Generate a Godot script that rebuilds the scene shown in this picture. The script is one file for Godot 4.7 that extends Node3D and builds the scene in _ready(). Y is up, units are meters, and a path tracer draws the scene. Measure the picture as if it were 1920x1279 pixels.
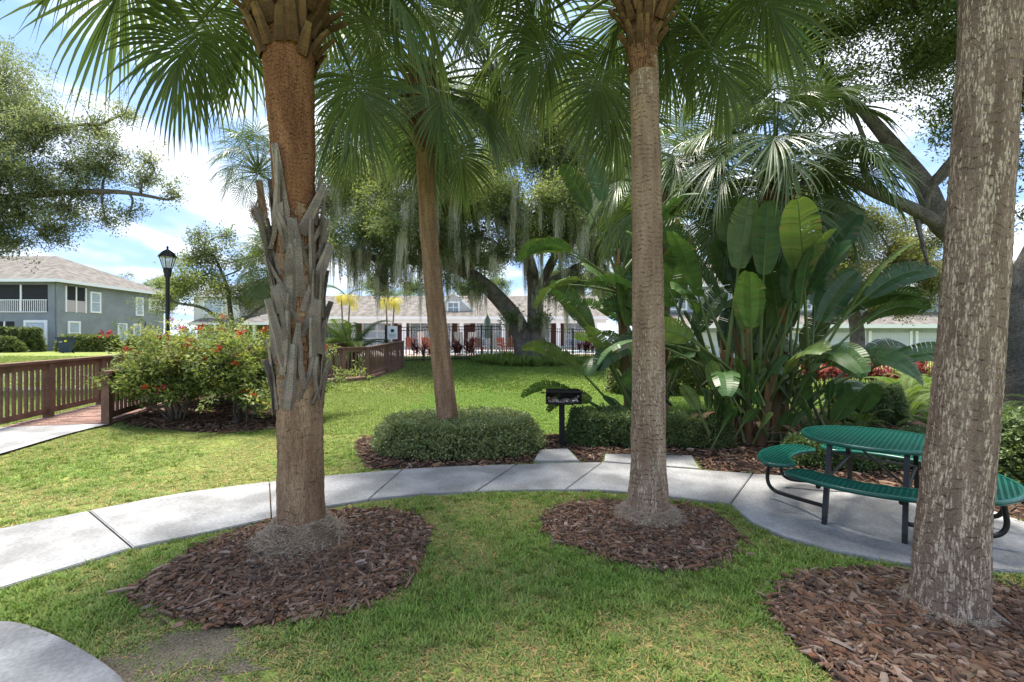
extends Node3D
# A small park corner: cabbage palms on a lawn with a curved concrete walk, grill and picnic table,
# bird of paradise clumps, oaks with moss, a boardwalk, and houses behind. Units are metres, y is up, the view runs along -z.

const UPV := Vector3.UP
var used := {}
var boxes := {}
var mats := {}
var rg := RandomNumberGenerator.new()

# ------------------------------------------------------------------ mesh building
class MB:
	var v := PackedVector3Array()
	var n := PackedVector3Array()
	var c := PackedColorArray()
	var uv := PackedVector2Array()
	var ix := PackedInt32Array()
	func tri(a: Vector3, b: Vector3, d: Vector3, col: Color) -> void:
		var k := v.size()
		var nn := -(b - a).cross(d - a).normalized()
		v.append(a); v.append(b); v.append(d)
		for q in 3:
			n.append(nn); c.append(col); uv.append(Vector2.ZERO)
			ix.append(k + q)
	func quad(a: Vector3, b: Vector3, d: Vector3, e: Vector3, col: Color, col2 = null) -> void:
		# a b d e run round the quad; a,b take col, d,e take col2
		var k := v.size()
		var c2: Color = col if col2 == null else col2
		var nn := -(d - a).cross(e - b).normalized()
		v.append(a); v.append(b); v.append(d); v.append(e)
		for q in 4:
			n.append(nn); uv.append(Vector2.ZERO)
			c.append(col if q < 2 else c2)
		for q in [0, 1, 2, 0, 2, 3]:
			ix.append(k + q)
	func face(a: int, b: int, d: int, nn: Vector3) -> void:
		if (v[b] - v[a]).cross(v[d] - v[a]).dot(nn) > 0.0:
			ix.append(a); ix.append(d); ix.append(b)
		else:
			ix.append(a); ix.append(b); ix.append(d)
	func box(lo: Vector3, hi: Vector3, col: Color, xf := Transform3D()) -> void:
		var p := []
		for q in 8:
			p.append(xf * Vector3(hi.x if q & 1 else lo.x, hi.y if q & 2 else lo.y, hi.z if q & 4 else lo.z))
		for f in [[0, 1, 3, 2], [5, 4, 6, 7], [4, 0, 2, 6], [1, 5, 7, 3], [2, 3, 7, 6], [4, 5, 1, 0]]:
			var k := v.size()
			var mid: Vector3 = (p[f[0]] + p[f[2]]) * 0.5
			var nn: Vector3 = (p[f[1]] - p[f[0]]).cross(p[f[2]] - p[f[0]]).normalized()
			if nn.dot(mid - xf * ((lo + hi) * 0.5)) < 0.0:
				nn = -nn
			for q in 4:
				v.append(p[f[q]]); n.append(nn); c.append(col); uv.append(Vector2.ZERO)
			face(k, k + 1, k + 2, nn)
			face(k, k + 2, k + 3, nn)
	func tube(pts: Array, rad: Array, sides: int, col: Color, col2 = null, vlen := 0.0, wob: FastNoiseLite = null, wamp := 0.0, cap := true) -> void:
		var k := v.size()
		var m := pts.size()
		var c2: Color = col if col2 == null else col2
		var ref := Vector3(0, 0, 1)
		var len := 0.0
		for i in m:
			var t: Vector3 = (pts[mini(i + 1, m - 1)] - pts[maxi(i - 1, 0)]).normalized()
			if i > 0:
				len += (pts[i] - pts[i - 1]).length()
			if absf(ref.dot(t)) > 0.95:
				ref = Vector3(1, 0, 0)
			var s := ref.cross(t).normalized()
			var w := t.cross(s).normalized()
			ref = w
			for j in sides + 1:
				var a := TAU * (j % sides) / sides
				var d := s * sin(a) - w * cos(a)
				var r: float = rad[i]
				if wob:
					r *= 1.0 + wamp * wob.get_noise_3d(d.x * 0.5, len * 2.0, d.z * 0.5)
				v.append(pts[i] + d * r)
				n.append(d)
				c.append(col.lerp(c2, float(i) / maxf(1.0, m - 1)))
				uv.append(Vector2(float(j) / sides, len / vlen if vlen > 0.0 else 0.0))
		for i in m - 1:
			for j in sides:
				var a := k + i * (sides + 1) + j
				var nn := n[a] + n[a + 1]
				face(a, a + sides + 1, a + 1, nn)
				face(a + 1, a + sides + 1, a + sides + 2, nn)
		if cap:
			for e in 2:
				var i := 0 if e == 0 else m - 1
				var t2: Vector3 = (pts[0] - pts[1]) if e == 0 else (pts[m - 1] - pts[m - 2])
				t2 = t2.normalized()
				var kc := v.size()
				v.append(pts[i]); n.append(t2); c.append(col if e == 0 else c2); uv.append(Vector2.ZERO)
				for j in sides:
					v.append(v[k + i * (sides + 1) + j]); n.append(t2); c.append(col if e == 0 else c2); uv.append(Vector2.ZERO)
				for j in sides:
					face(kc, kc + 1 + j, kc + 1 + (j + 1) % sides, t2)
	func prism(poly: PackedVector2Array, y0: float, y1: float, col: Color) -> void:
		# poly holds (x, z)
		var t := Geometry2D.triangulate_polygon(poly)
		for e in 2:
			var k := v.size()
			var nn := Vector3.UP if e == 0 else Vector3.DOWN
			for p in poly:
				v.append(Vector3(p.x, y1 if e == 0 else y0, p.y)); n.append(nn); c.append(col); uv.append(p)
			for i in range(0, t.size(), 3):
				face(k + t[i], k + t[i + 1], k + t[i + 2], nn)
		var cw := 1.0 if Geometry2D.is_polygon_clockwise(poly) else -1.0
		for i in poly.size():
			var a := poly[i]
			var b := poly[(i + 1) % poly.size()]
			var d := b - a
			var nn := Vector3(-d.y, 0, d.x).normalized() * -cw
			var k := v.size()
			for q in [Vector3(a.x, y0, a.y), Vector3(b.x, y0, b.y), Vector3(b.x, y1, b.y), Vector3(a.x, y1, a.y)]:
				v.append(q); n.append(nn); c.append(col); uv.append(Vector2(q.x, q.z))
			# outward side check against the polygon itself
			var mid := (a + b) * 0.5 + Vector2(nn.x, nn.z) * 0.0005
			if Geometry2D.is_point_in_polygon(mid, poly):
				nn = -nn
				for q in 4:
					n[k + q] = nn
			face(k, k + 1, k + 2, nn)
			face(k, k + 2, k + 3, nn)
	func done() -> ArrayMesh:
		var a := []
		a.resize(Mesh.ARRAY_MAX)
		a[Mesh.ARRAY_VERTEX] = v
		a[Mesh.ARRAY_NORMAL] = n
		a[Mesh.ARRAY_COLOR] = c
		a[Mesh.ARRAY_TEX_UV] = uv
		a[Mesh.ARRAY_INDEX] = ix
		var m := ArrayMesh.new()
		m.add_surface_from_arrays(Mesh.PRIMITIVE_TRIANGLES, a)
		return m

func numbered(called: String) -> String:
	var k: int = used.get(called, 0)
	used[called] = k + 1
	return called if k == 0 else "%s_%03d" % [called, k]

func meta(o: Node, label: String, category: String, group := "", kind := "") -> void:
	if label: o.set_meta("label", label)
	if category: o.set_meta("category", category)
	if group: o.set_meta("group", group)
	if kind: o.set_meta("kind", kind)

func thing(called: String, label: String, category: String, at: Vector3, turn := 0.0, group := "") -> Node3D:
	var o := Node3D.new()
	o.name = numbered(called)
	add_child(o)
	o.position = at
	o.rotation.y = turn
	meta(o, label, category, group)
	return o

func part(called: String, m: Mesh, mat: Material, parent: Node, xf := Transform3D(), kind := "") -> MeshInstance3D:
	var o := MeshInstance3D.new()
	o.name = numbered(called) if parent == self else called
	o.mesh = m
	o.material_override = mat
	o.transform = xf
	parent.add_child(o, true)
	if kind: o.set_meta("kind", kind)
	return o

func struct(called: String, m: Mesh, mat: Material, label: String, category: String) -> MeshInstance3D:
	var o := part(called, m, mat, self)
	meta(o, label, category, "", "structure")
	return o

func bx(called: String, size: Vector3, mat: Material, parent: Node, pos: Vector3, turn := Vector3.ZERO) -> MeshInstance3D:
	var key := size.snapped(Vector3.ONE * 0.001)
	if not boxes.has(key):
		var b := MB.new()
		b.box(-size / 2, size / 2, Color.WHITE)
		boxes[key] = b.done()
	return part(called, boxes[key], mat, parent, Transform3D(Basis.from_euler(turn), pos))

func many(called: String, mesh: Mesh, mat: Material, xfs: Array, cols: PackedColorArray, parent: Node) -> MultiMeshInstance3D:
	var mm := MultiMesh.new()
	mm.transform_format = MultiMesh.TRANSFORM_3D
	mm.use_colors = true
	mm.mesh = mesh
	mm.instance_count = xfs.size()
	for i in xfs.size():
		mm.set_instance_transform(i, xfs[i])
		mm.set_instance_color(i, cols[i])
	var o := MultiMeshInstance3D.new()
	o.name = numbered(called) if parent == self else called
	o.multimesh = mm
	o.material_override = mat
	parent.add_child(o, true)
	o.set_meta("kind", "stuff")
	return o

func lin(r: float, g: float, b: float) -> Color:
	return Color(r, g, b).linear_to_srgb()

func V(x: float, d: float, y := 0.0) -> Vector3:   # x to the right, d metres ahead, y up
	return Vector3(x, y, -d)

func on(x: float, d: float, up := 0.0) -> Vector3:  # the same, on the ground
	return Vector3(x, gh(x, d) + up, -d)

func gh(x: float, d: float) -> float:
	var a := 0.85 * smoothstep(8.0, 26.0, d) * (1.0 - 0.85 * smoothstep(5.0, 13.0, x))
	var b := 0.18 * smoothstep(4.5, 7.5, -x) * smoothstep(4.5, 7.5, d) * (1.0 - smoothstep(11.0, 15.0, d))
	return a + b

func poly2(flat: Array) -> PackedVector2Array:  # [x, d, x, d ...] -> (x, z)
	var p := PackedVector2Array()
	for i in range(0, flat.size(), 2):
		p.append(Vector2(flat[i], -flat[i + 1]))
	return p

func smooth_ring(p: PackedVector2Array, times := 2) -> PackedVector2Array:
	for t in times:
		var o := PackedVector2Array()
		for i in p.size():
			var a := p[i]
			var b := p[(i + 1) % p.size()]
			o.append(a.lerp(b, 0.25))
			o.append(a.lerp(b, 0.75))
		p = o
	return p

func smooth_line(p: Array, times := 2) -> Array:
	for t in times:
		var o := [p[0]]
		for i in p.size() - 1:
			o.append(p[i].lerp(p[i + 1], 0.25))
			o.append(p[i].lerp(p[i + 1], 0.75))
		o.append(p[-1])
		p = o
	return p

func catmull(p: Array, each := 5) -> Array:
	var o := []
	for i in p.size() - 1:
		var a = p[maxi(i - 1, 0)]
		var d = p[mini(i + 2, p.size() - 1)]
		for k in each:
			o.append(p[i].cubic_interpolate(p[i + 1], a, d, float(k) / each))
	o.append(p[-1])
	return o

# ------------------------------------------------------------------ materials
func mat_flat(col: Color, rough := 0.7, spec := 0.4, metal := 0.0) -> StandardMaterial3D:
	var m := StandardMaterial3D.new()
	m.albedo_color = col
	m.roughness = rough
	m.metallic_specular = spec
	m.metallic = metal
	return m

func mat_leaf(rough := 0.5, back := 0.35, spec := 0.4) -> StandardMaterial3D:
	var m := StandardMaterial3D.new()
	m.vertex_color_use_as_albedo = true
	m.roughness = rough
	m.metallic_specular = spec
	m.cull_mode = BaseMaterial3D.CULL_DISABLED
	if back > 0.0:
		m.backlight_enabled = true
		m.backlight = Color(back, back, back * 0.55).linear_to_srgb()
	return m

func noise_tex(seed_: int, freq: float, cols: Array, offs: Array, size := 512, oct := 5, kind := FastNoiseLite.TYPE_SIMPLEX_SMOOTH) -> NoiseTexture2D:
	var f := FastNoiseLite.new()
	f.seed = seed_
	f.frequency = freq
	f.noise_type = kind
	f.fractal_octaves = oct
	var t := NoiseTexture2D.new()
	t.width = size
	t.height = size
	t.seamless = true
	t.noise = f
	var g := Gradient.new()
	g.offsets = PackedFloat32Array(offs)
	g.colors = PackedColorArray(cols)
	t.color_ramp = g
	return t

func grey(v: float) -> Color:
	return Color(v, v, v)

func mat_noise(seed_: int, freq: float, cols: Array, offs: Array, scale: float, rough := 0.9, bump := 0.0, coarse := 0.23, coarse_amt := 0.25, vertex := false) -> StandardMaterial3D:
	# world-space mottling with a second, coarser layer over it so that repeats do not show
	var m := StandardMaterial3D.new()
	m.albedo_texture = noise_tex(seed_, freq, cols, offs)
	m.uv1_triplanar = true
	m.uv1_world_triplanar = true
	m.uv1_scale = Vector3.ONE * scale
	m.roughness = rough
	m.metallic_specular = 0.35
	m.vertex_color_use_as_albedo = vertex
	if coarse_amt > 0.0:
		m.detail_enabled = true
		m.detail_blend_mode = BaseMaterial3D.BLEND_MODE_MUL
		m.detail_albedo = noise_tex(seed_ + 7, 0.012, [grey(1.0 - coarse_amt), grey(1.0)], [0.25, 0.7], 512, 4)
		m.detail_uv_layer = BaseMaterial3D.DETAIL_UV_2
		m.uv2_triplanar = true
		m.uv2_world_triplanar = true
		m.uv2_scale = Vector3.ONE * coarse
	if bump > 0.0:
		m.heightmap_enabled = true
		m.heightmap_texture = noise_tex(seed_ + 3, freq * 1.7, [grey(0), grey(1)], [0.0, 1.0])
		m.heightmap_scale = bump
	return m

func trunk_material(seed_: int, base: Color, dark: Color, pale: Color, fleck: float, fleck_top: float, ring_gap: float, ring_amt: float, crack: float, fibre: float) -> StandardMaterial3D:
	# bark painted on a sheet 1.3 m round by 4 m high: leaf-scar rings, vertical cracks, fibres and pale lichen flecks
	var w := 384
	var h := 1152
	var img := Image.create(w, h, false, Image.FORMAT_RGB8)
	var hgt := Image.create(w, h, false, Image.FORMAT_RGB8)
	var f1 := FastNoiseLite.new(); f1.seed = seed_; f1.frequency = 1.0; f1.fractal_octaves = 3
	var f2 := FastNoiseLite.new(); f2.seed = seed_ + 1; f2.frequency = 1.0; f2.fractal_octaves = 2
	for y in h:
		var hy := 4.0 * (1.0 - float(y) / h)
		for x in w:
			var a := TAU * x / w
			var cx := cos(a)
			var cz := sin(a)
			var px := float(x) / w * 1.3
			var wob := f1.get_noise_3d(cx * 1.6, hy * 1.5, cz * 1.6)
			var ph := (hy + wob * 0.035) / ring_gap
			var ring := ph - floorf(ph)
			var rline := maxf(0.0, 1.0 - absf(ring - 0.5) * 9.0) * ring_amt * (0.30 + 1.3 * f2.get_noise_3d(cx * 3.0, hy * 9.0, cz * 3.0))
			rline = maxf(rline, 0.0)
			var vert := f2.get_noise_3d(cx * 22.0, hy * 5.5, cz * 22.0)
			var fine := f2.get_noise_2d(px * 420.0, hy * 60.0)
			var hair := f1.get_noise_2d(px * 40.0 + 90.0, hy * 260.0)
			var big := f1.get_noise_3d(cx * 1.2 + 7.0, hy * 1.1, cz * 1.2)
			var crk := smoothstep(0.28, 0.42, vert) * crack
			var tone := clampf(0.5 + 0.55 * big + 0.6 * fine * (1.0 - fibre) + 0.9 * hair * fibre + 0.35 * vert, 0.0, 1.0)
			var col := dark.lerp(base, tone)
			col = col.lerp(dark * 0.75, clampf(rline + crk * 0.8, 0.0, 0.9))
			var level := 0.55 + 0.2 * fine * (1.0 - fibre) + 0.4 * hair * fibre - rline * 0.5 - crk * 0.5
			img.set_pixel(x, y, col)
			hgt.set_pixel(x, y, grey(clampf(level, 0.0, 1.0)))
	# pale flecks: upright ragged spots, in loose clusters
	var r := RandomNumberGenerator.new()
	r.seed = seed_
	for i in int(17000 * fleck):
		var fx := r.randi() % w
		var fy := r.randi() % h
		var hy := 4.0 * (1.0 - float(fy) / h)
		var a := TAU * fx / w
		var patch := f1.get_noise_3d(cos(a) * 2.4 + 3.0, hy * 2.0, sin(a) * 2.4)
		if patch + r.randfn() * 0.22 < 0.04: continue
		if r.randf() < smoothstep(fleck_top - 0.6, fleck_top + 0.3, hy): continue
		var rx := r.randf_range(0.7, 2.0)
		var ry := r.randf_range(1.5, 9.0)
		var tone := pale * r.randf_range(0.82, 1.08)
		for y in range(maxi(0, fy - int(ry) - 1), mini(h, fy + int(ry) + 2)):
			for dx in range(-int(rx) - 1, int(rx) + 2):
				var x := posmod(fx + dx, w)
				var q := pow(dx / rx, 2.0) + pow((y - fy) / ry, 2.0) + 0.7 * f2.get_noise_2d(x * 0.9, y * 0.4)
				if q < 1.0:
					img.set_pixel(x, y, img.get_pixel(x, y).lerp(tone, 0.8 * smoothstep(1.0, 0.5, q)))
	var m := StandardMaterial3D.new()
	m.albedo_texture = ImageTexture.create_from_image(img)
	m.roughness = 0.95
	m.metallic_specular = 0.25
	m.uv1_scale = Vector3(1, -1, 1)
	m.heightmap_enabled = true
	m.heightmap_texture = ImageTexture.create_from_image(hgt)
	m.heightmap_scale = 2.6
	return m

func sky_picture() -> ImageTexture:
	var w := 1400
	var h := 700
	var img := Image.create(w, h, false, Image.FORMAT_RGBF)
	var f := FastNoiseLite.new(); f.seed = 11; f.frequency = 1.0; f.fractal_octaves = 5
	var g := FastNoiseLite.new(); g.seed = 5; g.frequency = 1.0; g.fractal_octaves = 3
	img.fill(Color(0.30, 0.31, 0.27))
	for y in h / 2 + 4:
		var el := PI * (0.5 - (y + 0.5) / h)
		var s := maxf(sin(el), 0.0)
		for x in w:
			var az := TAU * (x + 0.5) / w
			# a sheet of thin cloud some way up, seen from below
			var k := 1.0 / (s + 0.12)
			var p := Vector2(cos(az), sin(az)) * cos(el) * k
			var c := f.get_noise_2d(p.x * 0.62 + 0.45 * g.get_noise_2d(p.x * 1.1, p.y * 1.1) + 3.0, p.y * 1.15)
			c = smoothstep(-0.30, 0.42, c + 0.25 * g.get_noise_2d(p.x * 0.5 - 9.0, p.y * 0.5))
			var blue := Color(0.125, 0.215, 0.40).lerp(Color(0.205, 0.295, 0.445), pow(1.0 - s, 2.5))
			var out := blue.lerp(Color(0.49, 0.51, 0.545), c * 0.9)
			img.set_pixel(x, y, out)
	return ImageTexture.create_from_image(img)

# ------------------------------------------------------------------ vegetation shapes
func jit(r: RandomNumberGenerator, c: Color, k := 0.2) -> Color:
	var a := 1.0 + r.randf_range(-k, k)
	return Color(c.r * a * (1.0 + r.randf_range(-k, k) * 0.4), c.g * a, c.b * a * (1.0 + r.randf_range(-k, k) * 0.4))

func fan_frond(r: RandomNumberGenerator, elev: float, green: Color, segs := 46, pet_len := 1.25, blade := 1.0, stiff := 0.0) -> ArrayMesh:
	# one costapalmate palm leaf: a bending leaf stalk and a fan of folded, drooping segments; it reaches out along +x
	var b := MB.new()
	var dir := Vector3(cos(elev), sin(elev), 0)
	var p := Vector3.ZERO
	var pts := []
	var rad := []
	for i in 9:
		pts.append(p)
		rad.append(lerpf(0.024, 0.010, i / 8.0))
		p += dir * pet_len / 8.0
		dir = (dir + Vector3(0, -0.055 * (1.0 - stiff), 0)).normalized()
	b.tube(pts, rad, 6, Color(0.13, 0.17, 0.045), Color(0.10, 0.15, 0.04))
	p = pts[-1]
	# the rib that runs into the blade curls down
	var rib := []
	var rdir := []
	var q := p
	var d := dir
	for i in 8:
		rib.append(q)
		rdir.append(d)
		q += d * blade * 0.055
		d = (d + Vector3(0, -0.20 * (1.0 - stiff * 0.6), 0)).normalized()
	var side := Vector3(0, 0, 1)
	for k in segs:
		var s := (k + 0.5) / segs * 2.0 - 1.0
		var t := (1.0 - pow(absf(s), 0.75)) * 6.99
		var i := int(t)
		var o: Vector3 = rib[i].lerp(rib[i + 1], t - i)
		var ax: Vector3 = rdir[i]
		var up := side.cross(ax).normalized() * -1.0
		if up.y < 0.0: up = -up
		var phi := s * deg_to_rad(122.0) + r.randf_range(-0.03, 0.03)
		var lift := 0.20 * absf(sin(phi)) * (1.0 if elev > 0.2 else 0.3)
		var dd := (ax * cos(phi) + side * sin(phi) + up * lift).normalized()
		var L := blade * (0.62 + 0.38 * cos(phi * 0.62)) * r.randf_range(0.88, 1.08)
		var wd := 0.031 * blade * r.randf_range(0.8, 1.1)
		var droop := (0.15 + 0.22 * r.randf()) * (1.0 - stiff)
		var col := jit(r, green, 0.22)
		var tip := col.lerp(Color(0.20, 0.19, 0.07), 0.25 + 0.25 * r.randf())
		var pos := o
		var n_ := 7
		var prev := []
		for j in n_ + 1:
			var u := float(j) / n_
			var acr := up.cross(dd).normalized()
			if acr.length() < 0.1: acr = side
			var half := minf(wd * 0.5, 0.004 + u * L * 0.033) * (1.0 - smoothstep(0.45, 1.0, u) * 0.94)
			var nrm := acr.cross(dd).normalized()
			if nrm.y < 0.0: nrm = -nrm
			var now := [pos - acr * half - nrm * half * 0.55, pos, pos + acr * half - nrm * half * 0.55]
			if j > 0:
				var ca := col.lerp(tip, maxf(0.0, u * 2.0 - 1.2))
				b.quad(prev[0], prev[1], now[1], now[0], ca)
				b.quad(prev[1], prev[2], now[2], now[1], ca)
			prev = now
			pos += dd * L / n_
			dd = (dd + Vector3(0, -droop * (0.45 + 1.7 * u * u), 0) + side * r.randf_range(-0.02, 0.02)).normalized()
	return b.done()

func pinnate_frond(r: RandomNumberGenerator, elev: float, col: Color, length := 1.0, pairs := 22, leaf := 0.30, wide := 0.022, droop := 0.09) -> ArrayMesh:
	# a feather leaf: an arching rib with two rows of narrow leaflets
	var b := MB.new()
	var p := Vector3.ZERO
	var dir := Vector3(cos(elev), sin(elev), 0)
	var pts := []
	var rad := []
	var dirs := []
	var n_ := pairs + 3
	for i in n_ + 1:
		pts.append(p); dirs.append(dir)
		rad.append(lerpf(0.012, 0.003, float(i) / n_) * length)
		p += dir * length / n_
		dir = (dir + Vector3(0, -droop * (0.3 + float(i) / n_), 0)).normalized()
	b.tube(pts, rad, 4, col * 0.9, col)
	for i in range(3, n_ + 1):
		var u := float(i - 3) / pairs
		var L := leaf * length * (0.25 + sin(PI * (0.12 + 0.83 * u))) * 0.85
		for s in [-1.0, 1.0]:
			var d: Vector3 = (dirs[i] * 0.55 + Vector3(0, 0.18, s)).normalized()
			var c := jit(r, col, 0.18)
			var a: Vector3 = pts[i]
			var w: Vector3 = dirs[i] * wide * length
			var m: Vector3 = a + d * L * 0.5
			var e: Vector3 = m + (d + Vector3(0, -0.55, 0)).normalized() * L * 0.5
			b.quad(a - w * 0.3, a + w * 0.3, m + w, m - w, c)
			b.tri(m - w, m + w, e, c)
	return b.done()

func banana_leaf(r: RandomNumberGenerator, elev: float, pet: float, length: float, wide: float, droop: float, tear: float, roll: float, col: Color) -> ArrayMesh:
	# a paddle leaf of the giant bird of paradise: long stalk, stout rib, blade torn between its side veins
	var b := MB.new()
	var dir := Vector3(cos(elev), sin(elev), 0)
	var p := Vector3.ZERO
	var pts := []
	var rad := []
	for i in 9:
		pts.append(p)
		rad.append(lerpf(0.034, 0.014, i / 8.0))
		p += dir * pet / 8.0
		dir = (dir + Vector3(0, -droop * 0.25, 0)).normalized()
	var mid := []
	var dirs := []
	var n_ := 24
	p = pts[-1]
	for i in n_ + 1:
		mid.append(p); dirs.append(dir)
		p += dir * length / n_
		dir = (dir + Vector3(0, -droop * (0.25 + float(i) / n_) * 0.8, 0)).normalized()
	b.tube(pts, rad, 7, Color(0.10, 0.13, 0.04), col.lerp(Color(0.14, 0.20, 0.06), 0.6))
	var rr := []
	for i in n_ + 1: rr.append(lerpf(0.013, 0.003, float(i) / n_))
	b.tube(mid, rr, 5, Color(0.16, 0.22, 0.07), Color(0.10, 0.16, 0.05))
	for s in [-1.0, 1.0]:
		var open := 0.0
		var gap := 0.0
		for i in n_:
			var u0 := float(i) / n_
			var u1 := float(i + 1) / n_
			if r.randf() < tear:
				open = r.randf_range(-0.55, 0.15)
				gap = 0.25
			else:
				open *= 0.85
				gap = 0.0
			var row := []
			for e in 2:
				var u := lerpf(u0, u1, e * (1.0 - gap))
				var w := wide * 0.5 * pow(sin(PI * clampf(u * 0.90 + 0.07, 0.0, 1.0)), 0.55)
				var t: Vector3 = dirs[i]
				var hor := t.cross(UPV).normalized()
				if hor.length() < 0.3: hor = Vector3(0, 0, 1)
				hor = hor.rotated(t, roll)
				var nn := hor.cross(t).normalized()
				if nn.y < 0.0: nn = -nn
				var o: Vector3 = mid[i].lerp(mid[i + 1], e * (1.0 - gap * 0.6))
				var q1: Vector3 = o + (hor * s * 0.92 + nn * 0.28 + t * 0.22).normalized() * w * 0.55
				var q2: Vector3 = q1 + (hor * s * 0.95 + nn * (-0.12 + open) + t * 0.30).normalized() * w * 0.5
				row.append([o, q1, q2])
			var c := jit(r, col, 0.17)
			b.quad(row[0][0], row[1][0], row[1][1], row[0][1], c)
			b.quad(row[0][1], row[1][1], row[1][2], row[0][2], c, c.lerp(Color(0.20, 0.14, 0.06), r.randf() * 0.8) if r.randf() < tear * 0.7 else c)
	return b.done()

func sprig(r: RandomNumberGenerator, count: int, spread: float, leaf: float, wide: float, col: Color, flat := 0.6, stem := true, vary := 0.25) -> ArrayMesh:
	# a twig end with leaves all round it
	var b := MB.new()
	for i in count:
		var d := Vector3(r.randfn(), r.randfn() * flat, r.randfn()).normalized()
		var o := d * spread * pow(r.randf(), 0.6)
		var g := (d + Vector3(r.randfn(), r.randfn() * 0.7 + 0.15, r.randfn()) * 0.7).normalized()
		var s := g.cross(Vector3(r.randfn() * 0.4, 1, r.randfn() * 0.4)).normalized()
		var L := leaf * r.randf_range(0.7, 1.2)
		var w := wide * 0.5 * r.randf_range(0.8, 1.15)
		var nn := s.cross(g).normalized()
		var m := o + g * L * 0.5 + nn * L * 0.06
		var e := o + g * L
		var c := jit(r, col, vary)
		b.tri(o, m - s * w - nn * w * 0.25, e, c)
		b.tri(o, e, m + s * w - nn * w * 0.25, c)
		if stem and i % 5 == 0:
			b.tri(Vector3.ZERO, o, o + s * 0.006, Color(0.10, 0.08, 0.06))
	return b.done()

func moss_lock(r: RandomNumberGenerator, strands: int, col: Color) -> ArrayMesh:
	# a hanging beard of moss about a metre long: many thin crinkled strands
	var b := MB.new()
	for i in strands:
		var a := r.randf() * TAU
		var p := Vector3(cos(a), 0, sin(a)) * 0.13 * sqrt(r.randf())
		p.y = r.randf_range(-0.25, 0.05)
		var L := r.randf_range(0.35, 1.0)
		var w := Vector3(cos(a * 3.0), 0, sin(a * 3.0)) * r.randf_range(0.004, 0.009)
		var c := jit(r, col, 0.22)
		var n_ := 5
		for j in n_:
			var q := p + Vector3(r.randfn() * 0.03 - p.x * 0.10, -L / n_, r.randfn() * 0.03 - p.z * 0.10)
			var k := 1.0 - 0.5 * j / n_
			b.quad(p - w * k, p + w * k, q + w * k * 0.8, q - w * k * 0.8, c)
			p = q
	return b.done()

func grass_tuft(r: RandomNumberGenerator, blades: int, spread: float, tall: float, wide: float, col: Color, straw := 0.0, lean := 0.5) -> ArrayMesh:
	var b := MB.new()
	for i in blades:
		var a := r.randf() * TAU
		var p := Vector3(r.randf_range(-1, 1), 0, r.randf_range(-1, 1)) * spread
		var d := Vector3(cos(a) * lean * r.randf_range(0.4, 1.5), 1, sin(a) * lean * r.randf_range(0.4, 1.5)).normalized()
		var s := Vector3(-sin(a + r.randf_range(-0.8, 0.8)), 0, cos(a)).normalized() * wide * 0.5
		var L := tall * r.randf_range(0.5, 1.15)
		var c := jit(r, col, 0.28)
		if r.randf() < straw:
			c = jit(r, Color(0.34, 0.27, 0.13), 0.25)
			d.y *= 0.4
			d = d.normalized()
		var bend := r.randf_range(0.2, 0.9)
		for j in 3:
			var q := p + d * L / 3.0
			d = (d + Vector3(cos(a), -0.9, sin(a)) * bend * 0.4).normalized()
			var k0 := [1.0, 1.05, 0.75][j] as float
			var k1 := [1.05, 0.75, 0.0][j] as float
			if j < 2:
				b.quad(p - s * k0, p + s * k0, q + s * k1, q - s * k1, c)
			else:
				b.tri(p - s * k0, p + s * k0, q, c)
			p = q
	return b.done()

func strap_plant(r: RandomNumberGenerator, leaves: int, length: float, wide: float, cols: Array, stems := 1, tall := 0.0, lay := 0.5) -> ArrayMesh:
	# rosettes of strap leaves on short canes
	var b := MB.new()
	for k in stems:
		var foot := Vector3(r.randf_range(-1, 1), 0, r.randf_range(-1, 1)) * 0.12 * (stems - 1)
		var top := foot + Vector3(r.randf_range(-0.06, 0.06), tall * r.randf_range(0.6, 1.0), r.randf_range(-0.06, 0.06))
		if tall > 0.0:
			b.tube([foot, top], [0.014, 0.010], 5, Color(0.12, 0.09, 0.07))
		for i in leaves:
			var a := i * 2.4 + r.randf() * 0.5
			var e := r.randf_range(0.1, 1.35)
			var d := Vector3(cos(a) * cos(e), sin(e), sin(a) * cos(e))
			var p := foot.lerp(top, r.randf_range(0.45, 1.0))
			var s := Vector3(-sin(a), 0, cos(a)) * wide * 0.5
			var c := jit(r, cols[r.randi() % cols.size()], 0.2)
			var L := length * r.randf_range(0.7, 1.15)
			var n_ := 4
			for j in n_:
				var q := p + d * L / n_
				d = (d + Vector3(0, -lay * 0.4, 0)).normalized()
				var k0 := sin(PI * (0.15 + 0.85 * j / n_))
				var k1 := sin(PI * (0.15 + 0.85 * (j + 1) / n_))
				b.quad(p - s * k0, p + s * k0, q + s * k1, q - s * k1, c)
				p = q
	return b.done()

func limb(b: MB, pts: Array, r0: float, r1: float, sides: int, col: Color, each := 4) -> Array:
	var p := catmull(pts, each)
	var rad := []
	for i in p.size(): rad.append(lerpf(r0, r1, float(i) / (p.size() - 1)))
	b.tube(p, rad, sides, col)
	return p

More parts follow.
